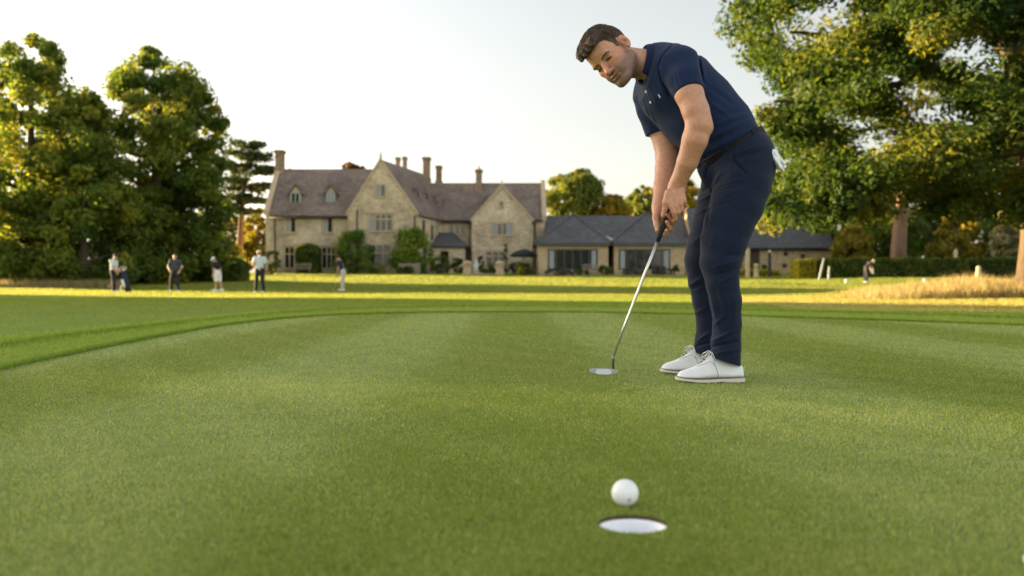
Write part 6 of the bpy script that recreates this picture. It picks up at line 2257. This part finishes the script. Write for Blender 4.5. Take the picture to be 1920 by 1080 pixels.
    if hat is None:
        h.ell(q(0, -.014, .045), A, np.array([.086, .104, .094]) * k, .01)
        h.post = lambda X, d: np.maximum(d, np.where(((X - hd) @ face) > .03, .055, -.03) * k - ((X - hd) @ hdv))
        h.build('hair', .011, hair, body)
    else:
        h.ell(q(0, -.006, .052), A, np.array([.092, .110, .090]) * k, .01)
        h.post = lambda X, d: np.maximum(d, .028 * k - ((X - hd) @ hdv))
        h.cap(q(0, .06, .042), q(0, .155, .030), .010, .008, .012, (lat, 7.0))
        h.build('cap', .010, hat, body)
        h2 = Field(); h2.ell(q(0, -.014, .03), A, np.array([.083, .098, .080]) * k, .01)
        h2.post = lambda X, d: np.maximum(d, np.where(((X - hd) @ face) > .02, .05, -.04) * k - ((X - hd) @ hdv))
        h2.build('hair', .011, hair, body)
    return body, j


def stand(**kw):
    J = dict(head=(0, 0, 1.66), neck=(0, .01, 1.50), shL=(-.19, 0, 1.44), shR=(.19, 0, 1.44), elL=(-.25, .02, 1.15), elR=(.25, .02, 1.15), wrL=(-.24, -.05, .90), wrR=(.24, -.05, .90),
             hdL=(-.24, -.08, .80), hdR=(.24, -.08, .80), hipL=(-.10, 0, .94), hipR=(.10, 0, .94), knL=(-.12, -.02, .50), knR=(.12, -.02, .50), anL=(-.13, .02, .09), anR=(.13, .02, .09))
    J.update(kw)
    return J


def club(name, label, pts, headdir):
    a, b = np.array(pts[0], float), np.array(pts[1], float)
    t = thing(name, tuple(b), label, 'golf club')
    d = (b - a) / np.linalg.norm(b - a)
    mb = MB(); mb.tube([a, a + d * .26], [.013, .012], 8); mb.build('grip', M_GRIP, t, True)
    mb = MB(); mb.tube([a + d * .26, b], [.007, .006], 8); mb.build('shaft', M_STEEL, t, True)
    hdv = np.array(headdir, float)
    mb = MB(); s = V3(0, .02, 0)
    mb.prism([b - s, b + hdv * .10 - s, b + hdv * .11 - s + V3(0, 0, .045), b - s + V3(0, 0, .04)], s * 2)
    mb.build('club_head', M_STEEL, t, bevel=.004)


# man at the bag, seen from the side
Y1 = 41.2
b1, j1 = walker('person', 'man in pale polo, dark cap and dark trousers standing beside a golf bag', 214, 549, Y1,
    stand(head=(.06, 0, 1.63), neck=(.0, .01, 1.47), face=(.92, -.25, -.45), shL=(-.06, -.17, 1.41), shR=(.0, .17, 1.41), elL=(.06, -.21, 1.14), elR=(.06, .2, 1.14), wrL=(.17, -.16, .92), wrR=(.2, .12, .95), hdL=(.22, -.14, .83), hdR=(.26, .1, .86), hipL=(-.03, -.09, .92), hipR=(-.03, .09, .92), knL=(.03, -.10, .50), knR=(-.06, .10, .50), anL=(.02, -.11, .09), anR=(-.04, .12, .09), toe=(1, -.2, 0)), C_PALE, C_DARK, C_DARK)
c = P(237, 549, Y1); g = float(gz(c[0], Y1))
t = thing('golf_bag', (c[0], Y1, g), 'black and white golf bag on its stand leaning towards the man in pale polo', 'golf bag')
bt, tp_ = V3(c[0] + .10, Y1, g + .02), V3(c[0] - .17, Y1 + .05, g + .88)
mb = MB(); mb.tube([bt, bt * .5 + tp_ * .5, tp_], [.13, .135, .15], 14); mb.build('bag_body', C_NAVY, t, True)
mb = MB(); mb.tube([tp_ - (tp_ - bt) * .02, tp_ + (tp_ - bt) * .06], [.158, .160], 14); mb.build('rim', C_BLACK, t, True)
mb = MB(); mb.tube([bt * .75 + tp_ * .25 + V3(-.08, -.08, 0), bt * .35 + tp_ * .65 + V3(-.08, -.08, 0)], [.085, .08], 10); mb.build('pocket', C_WHITE, t, True)
for dx in (-.14, .12):
    mb = MB(); mb.tube([tp_ + V3(0, .1, -.05), V3(c[0] - .28 + dx, Y1 + .35, g)], .012, 6); mb.build('leg', M_PIPE, t)
for k in range(5):
    a = tp_ + V3(-.07 + .035 * k, .03 * (k % 3 - 1), -.05); e = a + V3(-.05 + .02 * k, 0, .24 + .05 * (k % 2))
    mb = MB(); mb.tube([a, e], .006, 6); mb.tube([e, e + V3(.03, -.02, .05), e + V3(.07, -.03, .05)], [.02, .03, .015], 8); mb.build('club', M_STEEL if k % 2 else C_WHITE, t, True)
club('golf_iron', 'short shiny club held low behind the man at the golf bag', (P(216, 516, Y1 - .15), P(206, 537, Y1 - .2)), (-.8, 0, -.4))
# man standing, hands on hips
walker('person', 'man in slate grey polo standing with hands on his hips', 328, 546, 42.2,
    stand(head=(0, 0, 1.64), elL=(-.33, .05, 1.17), wrL=(-.21, -.10, 1.00), hdL=(-.12, -.14, .95), elR=(.33, .05, 1.17), wrR=(.24, -.08, .98), hdR=(.20, -.12, .88), knL=(-.16, -.01, .5), anL=(-.19, .02, .09), knR=(.12, -.01, .5), anR=(.15, .02, .09), toe=(.15, -1, 0)), C_GREY, C_DARK)
# man in white cap and shorts, looking down
walker('person', 'golfer in white cap, black shirt and white shorts looking down at the grass', 407, 545.5, 43.0,
    stand(head=(-.15, -.03, 1.52), neck=(-.06, 0, 1.40), face=(-.8, -.3, -.75), shL=(-.08, -.17, 1.33), shR=(.02, .17, 1.33), elL=(-.10, -.20, 1.05), elR=(.10, .2, 1.06), wrL=(-.13, -.18, .82), wrR=(.14, .18, .82), hdL=(-.14, -.18, .72), hdR=(.15, .18, .72), hipL=(0, -.1, .90), hipR=(.04, .1, .90), knL=(-.02, -.1, .49), knR=(.10, .1, .49), anL=(-.04, -.1, .09), anR=(.20, .1, .11), toe=(-.8, -.5, 0)), C_BLACK, C_WHITE, C_WHITE, True, 1.76)
# man from behind in pale blue
b4, j4 = walker('person', 'man in pale blue polo seen from behind with a club tucked at his right side', 487, 552, 39.4,
    stand(head=(-.02, 0, 1.66), face=(.1, 1, -.15), elL=(-.29, -.02, 1.18), wrL=(-.20, .16, 1.02), hdL=(-.12, .2, .98), elR=(.27, 0, 1.15), wrR=(.27, .02, .90), hdR=(.28, .0, .80), knL=(-.14, 0, .5), anL=(-.17, 0, .09), knR=(.12, 0, .5), anR=(.16, 0, .09), toe=(0, 1, 0)), C_PALE, C_DARK, C_CREAM, False, 1.85)
club('golf_iron', 'short club held upright beside the man in pale blue polo', (j4['hdR'] + V3(0, -.04, -.08), j4['hdR'] + V3(.10, -.04, .46)), (.3, 0, .6))
# man putting in cream trousers
b5, j5 = walker('person', 'golfer in navy polo and cream trousers putting in front of the manor', 641, 546.5, 43.5,
    stand(head=(-.19, -.02, 1.55), neck=(-.08, 0, 1.44), face=(-.7, -.15, -.8), shL=(-.09, -.17, 1.37), shR=(-.05, .17, 1.36), elL=(-.15, -.17, 1.10), elR=(-.13, .15, 1.10), wrL=(-.20, -.06, .86), wrR=(-.20, .05, .83), hdL=(-.22, -.02, .77), hdR=(-.22, .03, .74), hipL=(.07, -.1, .92), hipR=(.07, .1, .92), knL=(.03, -.11, .50), knR=(.01, .11, .50), anL=(.05, -.13, .09), anR=(.02, .14, .09), toe=(-1, -.1, 0)), C_NAVY, C_CREAM)
club('putter', 'slim putter held by the golfer in cream trousers', (j5['hdL'] + V3(.02, 0, .10), j5['hdL'] + V3(-.16, 0, -.74)), (-.6, 0, -.05))
# bending figure on the tee
walker('person', 'figure in dark clothes bending forward on the raised tee before the hedge', 1624, 516, 58,
    stand(head=(.42, 0, 1.36), neck=(.27, 0, 1.30), face=(.6, -.2, -.8), shL=(.20, -.17, 1.28), shR=(.20, .17, 1.28), elL=(.28, -.2, 1.0), elR=(.30, .18, 1.0), wrL=(.34, -.1, .78), wrR=(.36, .1, .78), hdL=(.38, -.06, .68), hdR=(.4, .06, .68), hipL=(0, -.1, .95), hipR=(0, .1, .95), knL=(.04, -.1, .50), knR=(-.02, .1, .50), anL=(0, -.12, .09), anR=(-.03, .12, .09), toe=(1, 0, 0)), C_BLACK, C_DARK, C_WHITE, False, 1.75)
c = P(1636, 504, 57.75); g = float(gz(c[0], 57.75))
mb = MB(); mb.loft([[V3(c[0] + .085 * math.cos(q) * s_, 57.75 + .04 * math.sin(q) * s_, g + z_) for q in np.linspace(0, 2 * math.pi, 12, endpoint=False)] for z_, s_ in ((.55, .5), (.6, 1.0), (.75, .9), (.9, .55), (.94, .2))])
tag(mb.build('towel', C_WHITE, None, True), 'white towel hanging at the waist of the bending figure', 'towel')
# ================================================================ camera, light
cam = bpy.data.cameras.new('camera'); cam_o = bpy.data.objects.new('camera', cam); COL.objects.link(cam_o)
cam_o.location = (0, 0, CAM_H); cam_o.rotation_euler = (R(90), 0, 0)
cam.lens = 32; cam.sensor_width = 36; cam.clip_start = .05; cam.clip_end = 6000
cam.dof.use_dof = True; cam.dof.focus_distance = 3.3; cam.dof.aperture_fstop = 3.0; cam.dof.aperture_blades = 0
scene.camera = cam_o
SUN_EL = R(8.0)
SD = np.array([-.90, .43]); SD /= np.linalg.norm(SD)
S = Vector((SD[0] * math.cos(SUN_EL), SD[1] * math.cos(SUN_EL), math.sin(SUN_EL)))
sun = bpy.data.lights.new('sun', 'SUN'); sun.energy = 4.6; sun.angle = R(.6); sun.color = (1.0, .72, .36)
so = bpy.data.objects.new('sun', sun); COL.objects.link(so)
so.rotation_euler = S.to_track_quat('Z', 'Y').to_euler()
so.location = (-60, 30, 30)
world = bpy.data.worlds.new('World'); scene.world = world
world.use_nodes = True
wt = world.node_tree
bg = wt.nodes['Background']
sky = wt.nodes.new('ShaderNodeTexSky'); sky.sky_type = 'NISHITA'; sky.sun_disc = False
sky.sun_elevation = SUN_EL; sky.sun_rotation = math.atan2(SD[0], SD[1])
sky.altitude = 50; sky.air_density = 1.0; sky.dust_density = 2.2; sky.ozone_density = 1.0
hs = wt.nodes.new('ShaderNodeHueSaturation'); hs.inputs['Saturation'].default_value = .42
wt.links.new(sky.outputs['Color'], hs.inputs['Color'])
tint = wt.nodes.new('ShaderNodeMix'); tint.data_type = 'RGBA'; tint.blend_type = 'MULTIPLY'
tint.inputs[0].default_value = 1.0; tint.inputs[7].default_value = (1.0, .95, .895, 1)
wt.links.new(hs.outputs['Color'], tint.inputs[6])
# sky scaled by direction: dimmed ahead, brighter behind the viewer for added fill
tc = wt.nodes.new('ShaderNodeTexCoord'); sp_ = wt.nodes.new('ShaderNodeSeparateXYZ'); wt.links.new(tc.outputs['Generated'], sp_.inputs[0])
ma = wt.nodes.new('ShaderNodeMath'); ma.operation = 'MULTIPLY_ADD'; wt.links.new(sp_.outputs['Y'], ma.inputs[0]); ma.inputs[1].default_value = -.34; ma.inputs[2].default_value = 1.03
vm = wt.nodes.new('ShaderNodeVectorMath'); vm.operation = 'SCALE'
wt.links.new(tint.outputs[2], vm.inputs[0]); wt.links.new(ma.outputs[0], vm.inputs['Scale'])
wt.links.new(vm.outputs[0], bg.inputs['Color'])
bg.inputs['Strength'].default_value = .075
scene.view_settings.view_transform = 'Standard'; scene.view_settings.look = 'None'
scene.view_settings.exposure = 2.95; scene.view_settings.gamma = 1.0
scene.cycles.use_denoising = True
scene.cycles.max_bounces = 8; scene.cycles.transparent_max_bounces = 8
